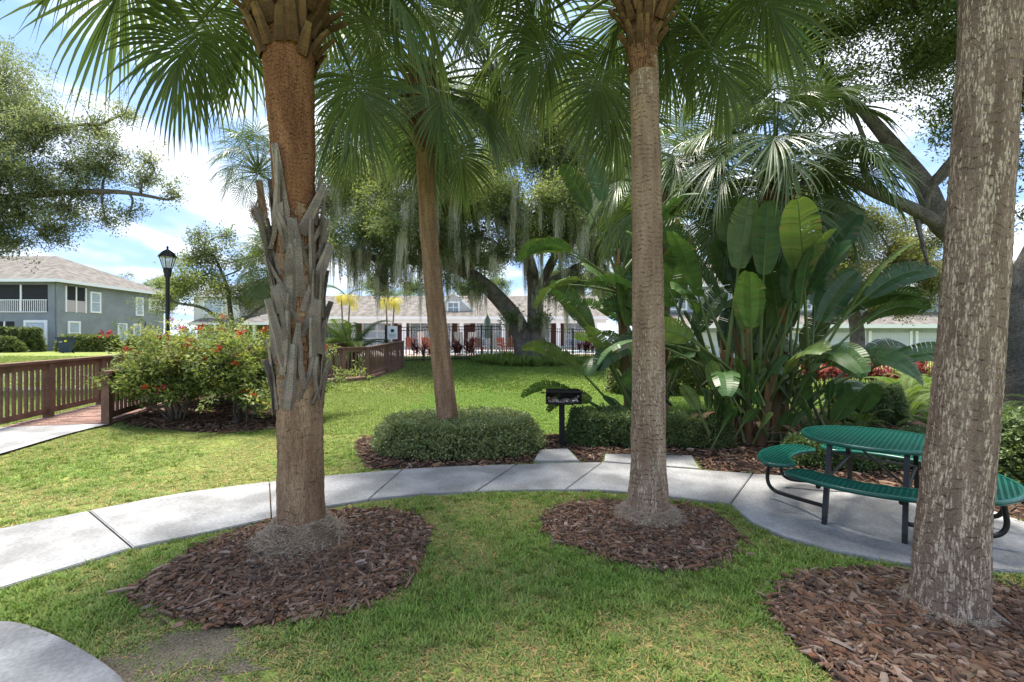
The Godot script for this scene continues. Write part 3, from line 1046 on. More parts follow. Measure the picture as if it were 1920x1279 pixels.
func build_palms() -> void:
	var r := RandomNumberGenerator.new()
	r.seed = 77
	var green := Color(0.098, 0.150, 0.056)
	var elevs := [1.30, 0.95, 0.55, 0.15, -0.35]
	fronds["sabal"] = []
	fronds["shaggy"] = []
	for e in elevs:
		var set_ := []
		for k in 3: set_.append(fan_frond(r, e + r.randf_range(-0.1, 0.1), green, 50 + k * 4, r.randf_range(0.75, 1.05), r.randf_range(0.82, 0.98)))
		fronds["sabal"].append(set_)
		var low := []
		for k in 2: low.append(fan_frond(r, e + r.randf_range(-0.1, 0.1), Color(0.10, 0.15, 0.045), 26, 0.95, 0.9, 0.1))
		fronds["shaggy"].append(low)
	var tan := Color(0.36, 0.22, 0.11)
	var stub := []
	for k in 4: stub.append(boot_mesh(r, 0.27, 0.125, 0.070, 0.030, Color(0.22, 0.12, 0.06), tan, false, 0.05))
	var strap := []
	for k in 5: strap.append(boot_mesh(r, r.randf_range(0.30, 0.56), 0.115, 0.055, 0.010, Color(0.40, 0.305, 0.235), Color(0.52, 0.435, 0.36), k % 2 == 0, 0.022))
	var shag := []
	for k in 3: shag.append(boot_mesh(r, 0.36, 0.07, 0.03, 0.02, Color(0.25, 0.14, 0.07), Color(0.36, 0.25, 0.12), false, 0.06))

	# the palm with peeling leaf bases
	var at := on(-1.74, 3.75)
	var t := thing("palm_tree", "stout palm with peeling grey leaf bases and reddish fibrous upper trunk", "palm tree", at)
	part("trunk", palm_trunk([Vector3(0, -0.1, 0), Vector3(0.0, 0.7, 0), Vector3(-0.02, 1.5, 0), Vector3(-0.04, 2.75, 0)], [0.205, 0.182, 0.174, 0.168, 0.165, 0.16, 0.152], 48, 3, 0.06, 0.09, 0.004), mats.trunk_plain, t)
	var up := [Vector3(-0.04, 2.60, 0), Vector3(-0.07, 3.3, 0), Vector3(-0.11, 4.2, 0), Vector3(-0.13, 4.8, 0)]
	part("fibrous_trunk", palm_trunk(up, [0.156, 0.160, 0.172, 0.185, 0.200, 0.225, 0.26], 48, 5, 0.06, 0.035, 0.005), mats.trunk_fibre, t)
	part("inner_bark", palm_trunk([Vector3(-0.015, 1.35, 0), Vector3(-0.04, 2.65, 0)], [0.172, 0.168, 0.162, 0.160], 40, 9, 0.09, 0.06, 0.006), mats.trunk_orange, t)
	boots(t, strap, line_at([Vector3(0, 0, 0), Vector3(-0.02, 1.5, 0), Vector3(-0.05, 3.2, 0)], 0.166), 1.15, 2.55, 9, 8, 0.42, 0.03, 31, 0.95)
	boots(t, stub, line_at(up, 0.19), 3.98, 4.35, 3, 13, 0.15, 0.38, 32)
	boots(t, stub, line_at(up, 0.25), 4.30, 4.75, 4, 14, 0.15, 0.55, 132)
	crown(t, Vector3(-0.13, 4.95, 0), [6, 8, 10, 10, 5], 40, 1.05, "sabal", 0.4, true)
	for q in [[3.05, 3, 1.15], [3.4, 2, 1.15], [3.75, 3, 1.1]]:
		part("frond", fronds["sabal"][q[1]][int(q[0] * 10.0) % 3], mats.frond, t, Transform3D(Basis(UPV, q[0]).scaled(Vector3.ONE * q[2]), Vector3(-0.2, 4.75, 0)))
	root_mound(t, Vector3.ZERO, 0.20, 0.46, 0.19, 3)

	# the palm in the clipped hedge ring
	at = on(-0.95, 7.0)
	t = thing("palm_tree", "slender leaning palm growing out of the clipped round hedge", "palm tree", at)
	part("trunk", palm_trunk([Vector3(0.02, -0.1, 0), Vector3(-0.12, 1.2, 0), Vector3(-0.26, 2.5, 0), Vector3(-0.36, 3.8, 0), Vector3(-0.40, 4.85, 0)], [0.172, 0.156, 0.148, 0.140, 0.136, 0.134, 0.138], 36, 13, 0.06, 0.06, 0.005), mats.trunk_plain, t)
	up = [Vector3(-0.39, 4.5, 0), Vector3(-0.41, 5.3, 0), Vector3(-0.42, 5.9, 0)]
	part("fibrous_trunk", palm_trunk(up, [0.140, 0.17, 0.23, 0.22], 30, 15, 0.10, 0.05, 0.008), mats.trunk_orange, t)
	boots(t, shag, line_at(up, 0.20), 4.7, 5.7, 5, 11, 0.35, 0.35, 33)
	crown(t, Vector3(-0.42, 5.55, 0), [5, 7, 9, 10, 7], 51, 1.12, "sabal", 1.1)

	# the palm in the round mulch bed by the walk
	at = on(1.28, 4.27)
	t = thing("palm_tree", "straight grey-brown palm in a round mulch bed beside the walk", "palm tree", at)
	part("trunk", palm_trunk([Vector3(0, -0.1, 0), Vector3(0, 0.5, 0), Vector3(0.0, 1.6, 0), Vector3(-0.02, 3.2, 0), Vector3(-0.05, 4.5, 0)], [0.205, 0.160, 0.152, 0.145, 0.139, 0.135, 0.130, 0.128], 48, 23, 0.05, 0.042, 0.0035), mats.trunk_fleck_low, t)
	up = [Vector3(-0.05, 4.15, 0), Vector3(-0.06, 4.6, 0), Vector3(-0.08, 5.2, 0)]
	part("fibrous_trunk", palm_trunk(up, [0.131, 0.138, 0.165, 0.21], 36, 25, 0.12, 0.045, 0.006), mats.trunk_orange, t)
	boots(t, stub, line_at(up, 0.125), 4.40, 4.66, 3, 12, 0.12, 0.36, 34, 0.75)
	boots(t, stub, line_at(up, 0.17), 4.62, 5.1, 4, 13, 0.12, 0.5, 134, 0.8)
	crown(t, Vector3(-0.08, 5.1, 0), [6, 8, 11, 12, 7], 62, 1.08, "sabal", 2.3, true)
	root_mound(t, Vector3.ZERO, 0.20, 0.40, 0.10, 23)

	# the palm with pale flecks
	at = on(2.69, 2.78)
	t = thing("palm_tree", "thick palm trunk mottled with pale flecks standing before the picnic table", "palm tree", at)
	part("trunk", palm_trunk([Vector3(-0.03, -0.1, 0), Vector3(0.0, 0.5, 0), Vector3(0.09, 1.4, 0), Vector3(0.17, 2.5, 0), Vector3(0.24, 3.8, 0), Vector3(0.30, 6.2, 0)], [0.188, 0.166, 0.154, 0.149, 0.145, 0.143, 0.14, 0.14], 56, 43, 0.035, 0.06, 0.003), mats.trunk_fleck, t)
	boots(t, stub, line_at([Vector3(0.3, 6.0, 0), Vector3(0.3, 7.0, 0)], 0.19), 6.1, 6.8, 4, 11, 0.12, 0.40, 35)
	crown(t, Vector3(0.30, 6.75, 0), [5, 7, 9, 7, 0], 73, 1.0, "sabal", 0.0)
	root_mound(t, Vector3(-0.03, 0, 0), 0.19, 0.32, 0.04, 43)

	# the palm behind the bird of paradise
	at = on(4.75, 8.2)
	t = thing("palm_tree", "short-crowned palm rising out of the bird of paradise clump", "palm tree", at)
	part("trunk", palm_trunk([Vector3(0, -0.1, 0), Vector3(0.0, 1.5, 0), Vector3(0, 3.4, 0), Vector3(0, 4.3, 0)], [0.23, 0.205, 0.20, 0.195, 0.20], 36, 53, 0.05, 0.05, 0.006), mats.trunk_fibre, t)
	boots(t, stub, line_at([Vector3(0, 0, 0), Vector3(0, 5, 0)], 0.17), 3.75, 4.5, 5, 11, 0.3, 0.35, 36)
	crown(t, Vector3(0, 4.45, 0), [5, 7, 9, 9, 6], 84, 1.2, "sabal", 0.7)
	# a second crown of the same kind just behind
	at = on(3.4, 10.5)
	t = thing("palm_tree", "palm half hidden behind the tall bird of paradise leaves", "palm tree", at)
	part("trunk", palm_trunk([Vector3(0, -0.1, 0), Vector3(0.05, 2.0, 0), Vector3(0.1, 5.0, 0)], [0.22, 0.19, 0.18, 0.19], 24, 63, 0.05, 0.05, 0.005), mats.trunk_plain, t)
	crown(t, Vector3(0.1, 5.0, 0), [4, 5, 7, 7, 5], 95, 1.2, "sabal", 0.2)

	# far fan palm with a dry skirt
	at = on(-13.0, 25.0)
	t = thing("palm_tree", "tall far fan palm with a dry brown skirt against the sky", "palm tree", at)
	part("trunk", palm_trunk([Vector3(0, -0.1, 0), Vector3(-0.3, 5.0, 0), Vector3(-0.9, 9.6, 0)], [0.25, 0.2, 0.18], 16, 73, 0.04), mats.trunk_plain, t)
	crown(t, Vector3(-0.95, 10.0, 0), [8, 11, 12, 9, 5], 106, 1.5, "shaggy", 0.0)
	for i in 16:
		var a := TAU * i / 16.0 + r.randf_range(-0.2, 0.2)
		part("dry_frond", fronds["shaggy"][4][i % 2], mats.dry, t, Transform3D((Basis(UPV, a) * Basis(Vector3(0, 0, 1), -0.85)).scaled(Vector3.ONE * 0.9), Vector3(-0.9, 9.2 - 0.5 * r.randf(), 0)))
	# shaggy low fan palm
	at = on(-10.15, 19.6)
	t = thing("palm_tree", "low shaggy fan palm behind the flowering shrubs", "palm tree", at)
	part("trunk", palm_trunk([Vector3(0, -0.1, 0), Vector3(0.0, 1.5, 0), Vector3(0.0, 4.3, 0)], [0.24, 0.21, 0.2], 16, 83, 0.05), mats.trunk_plain, t)
	crown(t, Vector3(0, 4.0, 0), [9, 13, 15, 15, 12], 117, 1.05, "shaggy", 0.5)

# ------------------------------------------------------------------ broadleaf trees
const BARK := Color(0.28, 0.245, 0.22)
const BARK_DARK := Color(0.26, 0.23, 0.205)

func leafy(tree: Node3D, r: RandomNumberGenerator, b: MB, limbs: Array, blobs: Array, each: int, tints: Array, sprigs: Array, mat: Material, bark: Color, twig := 0.025, subs := 6) -> Array:
	# blobs: [centre, radius]; a branch from the nearest limb, forking inside the clump, carries the leaves
	var xf := []
	var cs := PackedColorArray()
	var anchors := []
	for bl in blobs:
		var c: Vector3 = bl[0]
		var rad: float = bl[1]
		var a := near_limb(limbs, c)
		var m := a.lerp(c, 0.5) + Vector3(r.randfn() * 0.15, 0.12 * a.distance_to(c), r.randfn() * 0.15)
		limbs.append(limb(b, [a, m, c], twig * 2.0, twig, 6, bark, 4))
		var tone: Color = tints[r.randi() % tints.size()]
		for k in subs:
			var d := Vector3(r.randfn(), r.randfn() * 0.75 + 0.1, r.randfn()).normalized()
			var e := c + d * rad * r.randf_range(0.7, 1.05)
			limb(b, [c.lerp(a, 0.15 * r.randf()), c.lerp(e, 0.5) + Vector3(r.randfn(), r.randfn(), r.randfn()) * rad * 0.12, e], twig * 0.8, twig * 0.3, 4, bark, 2)
			anchors.append(e)
			for i in int(each * rad * rad / subs) + 1:
				var s := clampf(r.randf() * 1.25, 0.12, 1.15)
				var p := c.lerp(e, s) + Vector3(r.randfn(), r.randfn() * 0.6, r.randfn()) * rad * 0.27
				var size := r.randf_range(0.75, 1.25)
				xf.append(Transform3D(Basis.from_euler(Vector3(r.randf_range(-0.6, 0.6), r.randf() * TAU, r.randf_range(-0.6, 0.6))).scaled(Vector3.ONE * size), p))
				cs.append(jit(r, tone, 0.14))
	var n_ := sprigs.size()
	for k in n_:
		var x2 := []
		var c2 := PackedColorArray()
		for i in range(k, xf.size(), n_):
			x2.append(xf[i]); c2.append(cs[i])
		many("crown", sprigs[k], mat, x2, c2, tree)
	return anchors

func oak_sprigs(seed_: int, leaf: float, count := 16, spread := 0.20) -> Array:
	var r := RandomNumberGenerator.new()
	r.seed = seed_
	var o := []
	for k in 3: o.append(sprig(r, count, spread, leaf, leaf * 0.42, Color(1, 1, 1)))
	return o

func build_trees() -> void:
	var r := RandomNumberGenerator.new()
	r.seed = 5
	var far_ := oak_sprigs(1, 0.13, 22, 0.30)
	var near_ := oak_sprigs(2, 0.078, 22, 0.20)

	# the moss-hung oak on the lawn
	var at := on(0.65, 21.4)
	var t := thing("oak_tree", "spreading live oak draped in grey moss on the lawn", "tree", at)
	var b := MB.new()
	var limbs := []
	limbs.append(limb(b, [Vector3(0.05, -0.2, 0), Vector3(0.0, 0.5, 0), Vector3(-0.3, 1.5, 0), Vector3(-0.9, 2.5, 0.1), Vector3(-2.4, 3.9, 0.3), Vector3(-4.3, 4.6, 0.6), Vector3(-6.6, 4.6, 1.0), Vector3(-8.6, 5.2, 1.3)], 0.62, 0.10, 14, BARK_DARK, 5))
	limbs.append(limb(b, [Vector3(0.35, -0.2, 0), Vector3(0.45, 0.7, 0), Vector3(0.45, 2.4, -0.2), Vector3(0.3, 4.2, -0.2), Vector3(-0.4, 6.2, 0.2), Vector3(-1.2, 8.4, 0.2), Vector3(-1.6, 11.4, 0)], 0.52, 0.08, 12, BARK_DARK, 5))
	limbs.append(limb(b, [Vector3(0.5, 2.8, -0.2), Vector3(1.2, 4.6, 0.3), Vector3(2.3, 6.4, 0.6), Vector3(3.8, 8.6, 0.4), Vector3(5.0, 11.0, 0)], 0.26, 0.06, 9, BARK_DARK, 4))
	limbs.append(limb(b, [Vector3(0.4, 3.2, 0.2), Vector3(2.2, 4.2, 1.2), Vector3(4.2, 4.9, 1.6), Vector3(6.0, 5.6, 1.2)], 0.22, 0.06, 9, BARK_DARK, 4))
	limbs.append(limb(b, [Vector3(-2.4, 3.9, 0.3), Vector3(-3.6, 5.8, -0.5), Vector3(-5.2, 7.4, -1.2), Vector3(-6.8, 8.4, -1.2)], 0.2, 0.05, 8, BARK_DARK, 4))
	limbs.append(limb(b, [Vector3(-0.4, 6.2, 0.2), Vector3(-2.4, 7.6, 1.0), Vector3(-4.2, 9.8, 1.2)], 0.14, 0.05, 7, BARK_DARK, 4))
	var blobs := []
	for i in 70:
		var a := r.randf() * TAU
		var rr := sqrt(r.randf())
		blobs.append([Vector3(-1.2 + cos(a) * rr * 8.4, 5.6 + r.randf_range(-0.6, 6.6) * (1.15 - rr * 0.65), sin(a) * rr * 5.0), r.randf_range(1.0, 1.75)])
	for q in [[-8.6, 5.3, 1.2, 1.1], [-7.4, 6.8, 0.5, 1.3], [-6.4, 4.9, 1.2, 1.0], [-4.6, 5.4, 1.4, 1.2], [-7.6, 4.7, 1.6, 0.9], [-5.4, 4.5, 1.9, 0.8], [-3.4, 4.9, 1.8, 1.0], [-2.2, 5.4, 2.0, 1.1], [-1.0, 4.7, 1.8, 0.8], [0.2, 5.6, 1.9, 1.1], [1.4, 5.2, 2.0, 1.0], [2.8, 4.6, 2.0, 0.9], [-3.0, 6.6, 2.4, 1.3], [-5.6, 6.4, 2.2, 1.3], [-0.8, 7.0, 2.6, 1.4], [1.8, 6.8, 2.6, 1.3], [3.8, 6.2, 2.0, 1.2], [-7.0, 5.6, 2.0, 1.0], [4.4, 4.4, 1.8, 1.0], [5.9, 5.9, 1.0, 1.4], [-6.2, 3.6, 1.6, 0.7], [-4.0, 3.7, 1.7, 0.7], [-2.4, 3.2, 1.5, 0.55], [2.2, 3.4, 1.6, 0.7], [3.6, 3.4, 1.8, 0.8], [5.2, 4.2, 1.6, 0.9], [6.6, 4.8, 1.0, 1.0], [1.4, 3.2, 1.0, 0.7], [-0.6, 2.0, 0.75, 0.45], [0.75, 1.9, 0.8, 0.55], [5.3, 9.4, 0, 1.7], [4.2, 11.6, 0, 1.6], [1.0, 12.6, 0, 1.7], [-1.8, 12.2, 0, 1.6], [2.6, 8.4, 1.5, 1.4], [-5.0, 9.6, 0.6, 1.4]]:
		blobs.append([Vector3(q[0], q[1], q[2]), q[3]])
	var anchors := leafy(t, r, b, limbs, blobs, 100, [Color(0.22, 0.28, 0.13), Color(0.19, 0.245, 0.115), Color(0.25, 0.30, 0.14), Color(0.16, 0.21, 0.095)], far_, mats.leaf, BARK_DARK, 0.03)
	part("trunk", b.done(), mats.bark, t)
	var locks := [moss_lock(r, 50, Color(0.47, 0.465, 0.375)), moss_lock(r, 36, Color(0.43, 0.43, 0.345)), moss_lock(r, 60, Color(0.51, 0.50, 0.41))]
	var mx := [[], [], []]
	var mc := [PackedColorArray(), PackedColorArray(), PackedColorArray()]
	for l in limbs:
		for q in l:
			if q.y < 3.0 or q.y > 10.0 or q.z < -1.5: continue
			if r.randf() > 0.8: continue
			for e in 1:
				var k := r.randi() % 3
				var long := r.randf_range(0.8, 2.4) * (1.0 if q.y > 4.0 else 0.7)
				mx[k].append(Transform3D(Basis(UPV, r.randf() * TAU).scaled(Vector3(r.randf_range(0.6, 1.3), long, r.randf_range(0.6, 1.3))), q + Vector3(r.randfn() * 0.2, 0, r.randfn() * 0.2)))
				mc[k].append(jit(r, Color(1, 1, 1), 0.15))
	for q in anchors:
		if q.y > 8.5 or q.z < -2.5 or r.randf() < 0.68: continue
		var k := r.randi() % 3
		var s := r.randf_range(0.6, 1.3)
		mx[k].append(Transform3D(Basis(UPV, r.randf() * TAU).scaled(Vector3(s, r.randf_range(0.6, 1.8), s)), q))
		mc[k].append(jit(r, Color(1, 1, 1), 0.15))
	for k in 3: many("moss", locks[k], mats.moss, mx[k], mc[k], t)

	# the big oak at the side, its limbs reaching over the garden
	at = on(10.3, 9.2)
	t = thing("oak_tree", "large oak with dark twisting limbs reaching over the garden", "tree", at)
	b = MB.new()
	limbs = []
	limbs.append(limb(b, [Vector3(0.1, -0.2, 0), Vector3(0.0, 1.2, 0), Vector3(-0.3, 2.6, 0), Vector3(-0.9, 3.4, 0.1), Vector3(-1.75, 4.0, 0.15), Vector3(-2.05, 4.75, 0.1), Vector3(-2.6, 5.6, 0), Vector3(-3.2, 6.3, 0), Vector3(-3.9, 7.2, -0.2)], 0.36, 0.06, 14, BARK_DARK, 6))
	limbs.append(limb(b, [Vector3(-1.6, 3.9, 0.1), Vector3(-2.5, 4.25, 0.3), Vector3(-3.2, 4.5, 0.35), Vector3(-3.9, 4.85, 0.3), Vector3(-4.7, 4.70, 0.4)], 0.14, 0.045, 9, BARK, 5))
	limbs.append(limb(b, [Vector3(-2.9, 4.4, 0.3), Vector3(-3.3, 4.9, 0.2), Vector3(-3.2, 5.8, 0.0), Vector3(-3.6, 6.6, 0)], 0.07, 0.03, 7, BARK, 4))
	limbs.append(limb(b, [Vector3(-2.1, 4.0, 0.15), Vector3(-2.3, 4.6, 0.5), Vector3(-2.2, 5.1, 0.9)], 0.08, 0.03, 7, BARK, 4))
	limbs.append(limb(b, [Vector3(-0.2, 2.4, 0), Vector3(0.6, 4.0, 0), Vector3(0.8, 6.0, 0.3), Vector3(0.2, 8.0, 0.5)], 0.3, 0.1, 10, BARK_DARK, 5))
	limbs.append(limb(b, [Vector3(-2.0, 4.7, 0.1), Vector3(-1.2, 5.8, 0.6), Vector3(-1.0, 7.2, 1.0)], 0.12, 0.05, 8, BARK_DARK, 4))
	limbs.append(limb(b, [Vector3(-2.3, 4.1, 0.2), Vector3(-2.35, 3.5, 0.4), Vector3(-2.2, 2.9, 0.4)], 0.05, 0.02, 6, BARK_DARK, 4))
	blobs = []
	for q in [[-4.6, 7.6, 0, 1.2], [-3.4, 7.9, 0.6, 1.3], [-2.2, 7.2, 0.8, 1.2], [-1.0, 7.6, 0.9, 1.3], [0.4, 7.8, 0.6, 1.4], [-2.9, 6.6, 0.9, 0.9], [-1.6, 6.2, 0.9, 0.9], [-0.6, 6.3, 0.3, 1.0], [-4.1, 6.6, 0, 0.9], [-1.0, 5.2, 0.3, 0.7], [-5.4, 7.0, -0.4, 1.1], [-2.6, 8.8, 0, 1.5], [-5.2, 8.6, 0.4, 1.4], [0.8, 5.4, 0.6, 1.1], [1.6, 7.0, 0, 1.4], [-3.4, 5.4, -0.3, 0.6], [-1.2, 4.5, 0.4, 0.5], [-4.6, 5.6, -0.8, 0.7], [0.2, 4.2, 0.5, 0.7], [-3.0, 7.4, 2.0, 1.2], [-1.4, 7.9, 2.2, 1.2], [-4.4, 8.0, 1.9, 1.2]]:
		blobs.append([Vector3(q[0], q[1], q[2]), q[3]])
	leafy(t, r, b, limbs, blobs, 230, [Color(0.135, 0.185, 0.06), Color(0.165, 0.22, 0.075), Color(0.11, 0.155, 0.055)], near_, mats.leaf, BARK_DARK, 0.022, 7)
	part("trunk", b.done(), mats.bark, t)

	# the oak beyond, yellower, behind the garden fence
	at = on(16.5, 22.0)
	t = thing("oak_tree", "yellow-green oak with low hanging sprays before the garages", "tree", at)
	b = MB.new()
	limbs = [limb(b, [Vector3(0, -0.2, 0), Vector3(0.2, 2.0, 0), Vector3(-0.4, 4.0, 0), Vector3(-1.5, 6.2, 0.2), Vector3(-2.2, 8.5, 0)], 0.38, 0.1, 10, BARK, 5), limb(b, [Vector3(0.1, 2.2, 0), Vector3(1.6, 4.0, 0.3), Vector3(3.2, 5.6, 0)], 0.2, 0.08, 8, BARK, 4), limb(b, [Vector3(-0.4, 4.0, 0), Vector3(-2.2, 4.6, 0.8), Vector3(-4.2, 4.6, 1.2)], 0.16, 0.06, 8, BARK, 4)]
	blobs = []
	for q in [[-4.4, 4.7, 1.2, 1.2], [-3.0, 4.0, 1.4, 1.1], [-1.6, 4.0, 1.4, 1.2], [-0.2, 3.7, 1.3, 1.0], [0.9, 3.4, 1.2, 0.9], [-2.4, 5.4, 0.8, 1.3], [-0.6, 5.6, 1.0, 1.4], [1.4, 5.2, 0.8, 1.3], [2.8, 4.2, 0.8, 1.2], [3.4, 6.0, 0, 1.4], [-3.6, 6.6, 0, 1.4], [-1.4, 7.4, 0.4, 1.6], [0.8, 7.2, 0, 1.6], [-5.0, 6.2, 0, 1.2], [-2.6, 8.6, 0, 1.6]]:
		blobs.append([Vector3(q[0], q[1], q[2]), q[3]])
	leafy(t, r, b, limbs, blobs, 150, [Color(0.185, 0.205, 0.075), Color(0.155, 0.185, 0.065), Color(0.215, 0.225, 0.085)], far_, mats.leaf, BARK, 0.03)
	part("trunk", b.done(), mats.bark, t)

	# the oak whose branches hang in before the grey house
	at = on(-17.6, 13.2)
	t = thing("oak_tree", "broad oak whose fine-leaved branches hang before the grey house", "tree", at)
	b = MB.new()
	limbs = [limb(b, [Vector3(0, -0.2, 0), Vector3(0.1, 2.0, 0), Vector3(0.4, 4.2, 0), Vector3(1.4, 6.0, 0), Vector3(2.6, 8.0, 0)], 0.36, 0.1, 10, BARK, 5), limb(b, [Vector3(0.4, 4.2, 0), Vector3(2.2, 5.2, 0.2), Vector3(4.2, 5.6, 0.2), Vector3(6.2, 5.7, 0.1), Vector3(7.6, 5.5, 0)], 0.18, 0.03, 8, BARK, 5), limb(b, [Vector3(1.4, 6.0, 0), Vector3(3.4, 7.2, 0.2), Vector3(5.4, 7.6, 0.2)], 0.14, 0.03, 8, BARK, 5)]
	blobs = []
	for q in [[1.2, 7.6, 0.2, 1.4], [2.6, 8.7, 0, 1.2], [2.4, 7.0, 0.5, 1.3], [3.5, 7.7, 0.2, 1.0], [4.7, 7.4, 0.2, 0.9], [5.6, 7.6, 0.1, 0.65], [6.4, 7.9, 0.1, 0.4], [3.4, 6.3, 0.4, 1.2], [4.8, 6.4, 0.2, 0.9], [5.9, 6.2, 0.1, 0.7], [7.0, 6.0, 0.1, 0.5], [7.7, 5.7, 0, 0.35], [7.1, 6.6, 0, 0.4], [2.6, 5.2, 0.4, 1.1], [3.7, 5.0, 0.3, 0.9], [4.9, 5.2, 0.2, 0.75], [5.9, 4.9, 0.1, 0.45], [6.6, 5.1, 0.1, 0.35], [2.6, 4.0, 0.5, 0.7], [3.4, 4.1, 0.4, 0.5], [4.2, 4.4, 0.2, 0.45], [1.0, 5.6, 0.4, 1.2], [1.4, 9.2, 0.3, 1.2], [3.0, 8.2, -0.3, 0.9], [2.0, 6.2, 0.8, 1.1], [3.0, 5.8, 0.6, 1.0], [4.3, 5.8, 0.4, 0.8], [4.2, 6.9, 0.4, 0.9], [5.2, 5.6, 0.2, 0.6], [1.6, 5.4, 0.8, 1.0], [6.2, 6.8, 0.1, 0.5], [3.2, 4.6, 0.5, 0.8], [4.6, 4.6, 0.2, 0.5], [2.2, 3.5, 0.6, 0.5], [0.2, 8.4, 0.4, 1.3], [-0.6, 6.8, 0, 1.4], [-1.6, 8.4, 0, 1.6], [0.4, 10.2, 0, 1.4], [1.9, 4.6, 0.8, 0.8], [-1.4, 5.4, 0, 1.3]]:
		blobs.append([Vector3(q[0], q[1], q[2]), q[3]])
	leafy(t, r, b, limbs, blobs, 240, [Color(0.23, 0.27, 0.15), Color(0.20, 0.245, 0.125), Color(0.265, 0.30, 0.17)], near_, mats.leaf, BARK, 0.02, 7)
	part("trunk", b.done(), mats.bark, t)

	# the small open tree by the shaggy palm
	at = on(-13.2, 21.5)
	t = thing("small_tree", "small open tree with grey forked trunk beside the shaggy palm", "tree", at)
	b = MB.new()
	limbs = [limb(b, [Vector3(0, -0.2, 0), Vector3(0, 1.2, 0), Vector3(-0.1, 2.2, 0), Vector3(-0.3, 3.6, 0), Vector3(-0.9, 5.0, 0)], 0.17, 0.05, 8, BARK, 4), limb(b, [Vector3(-0.05, 1.3, 0), Vector3(-1.1, 2.4, 0.2), Vector3(-2.4, 2.7, 0.2), Vector3(-3.6, 3.0, 0)], 0.09, 0.04, 7, BARK, 4), limb(b, [Vector3(0, 1.5, 0), Vector3(1.0, 2.2, 0.2), Vector3(1.9, 2.9, 0)], 0.09, 0.04, 7, BARK, 4)]
	blobs = []
	for q in [[-3.2, 2.9, 0, 0.7], [-2.6, 3.7, 0.2, 1.0], [-1.4, 3.7, 0.3, 1.0], [-0.3, 3.5, 0.4, 0.9], [0.7, 3.2, 0.2, 0.9], [1.7, 3.3, 0, 0.9], [-2.0, 4.8, 0, 0.8], [-0.9, 5.0, 0, 0.9], [0.3, 4.5, 0, 0.9], [-1.6, 5.8, 0, 0.55], [-0.3, 5.9, 0, 0.5], [1.2, 4.9, 0, 0.6], [1.6, 5.8, -0.4, 0.6]]:
		blobs.append([Vector3(q[0], q[1], q[2]), q[3]])
	leafy(t, r, b, limbs, blobs, 105, [Color(0.22, 0.27, 0.10), Color(0.25, 0.30, 0.10), Color(0.18, 0.225, 0.10)], far_, mats.leaf, BARK, 0.02)
	part("trunk", b.done(), mats.bark, t)

	# trees that close the view behind the buildings
	var k := 0
	for q in [[-46.0, 57.0, 8.5, 2.6, "round tree behind the grey house roof"], [-31.0, 64.0, 8.0, 2.8, "leafy tree beyond the pale house"], [-16.0, 62.0, 8.5, 3.2, "tree rising behind the clubhouse gable end"], [-4.0, 60.0, 9.0, 3.2, "full tree standing behind the clubhouse roof"], [9.0, 58.0, 10.0, 3.4, "dense tree between the clubhouse and the garages"], [20.0, 56.0, 11.0, 3.4, "tall tree behind the grey garage building"], [34.0, 60.0, 10.0, 3.4, "wide tree far behind the garage building"]]:
		t = thing("far_tree", q[4], "tree", on(q[0], q[1]), 0.0, "trees closing the view behind the buildings")
		b = MB.new()
		limbs = [limb(b, [Vector3(0, -0.2, 0), Vector3(0.2, q[2] * 0.5, 0), Vector3(0, q[2] * 0.85, 0)], 0.35, 0.1, 7, BARK, 3)]
		blobs = []
		for i in 11:
			var a := i * 2.4
			blobs.append([Vector3(cos(a) * q[3] * 0.95, q[2] * (0.55 + 0.045 * i), sin(a) * q[3] * 0.95), q[3] * r.randf_range(0.4, 0.62)])
		leafy(t, r, b, limbs, blobs, 90, [Color(0.16, 0.22, 0.08), Color(0.13, 0.19, 0.07)], [oak_sprigs(30 + k, 0.16, 18, 0.36)[0]], mats.leaf, BARK, 0.04)
		part("trunk", b.done(), mats.bark, t)
		k += 1

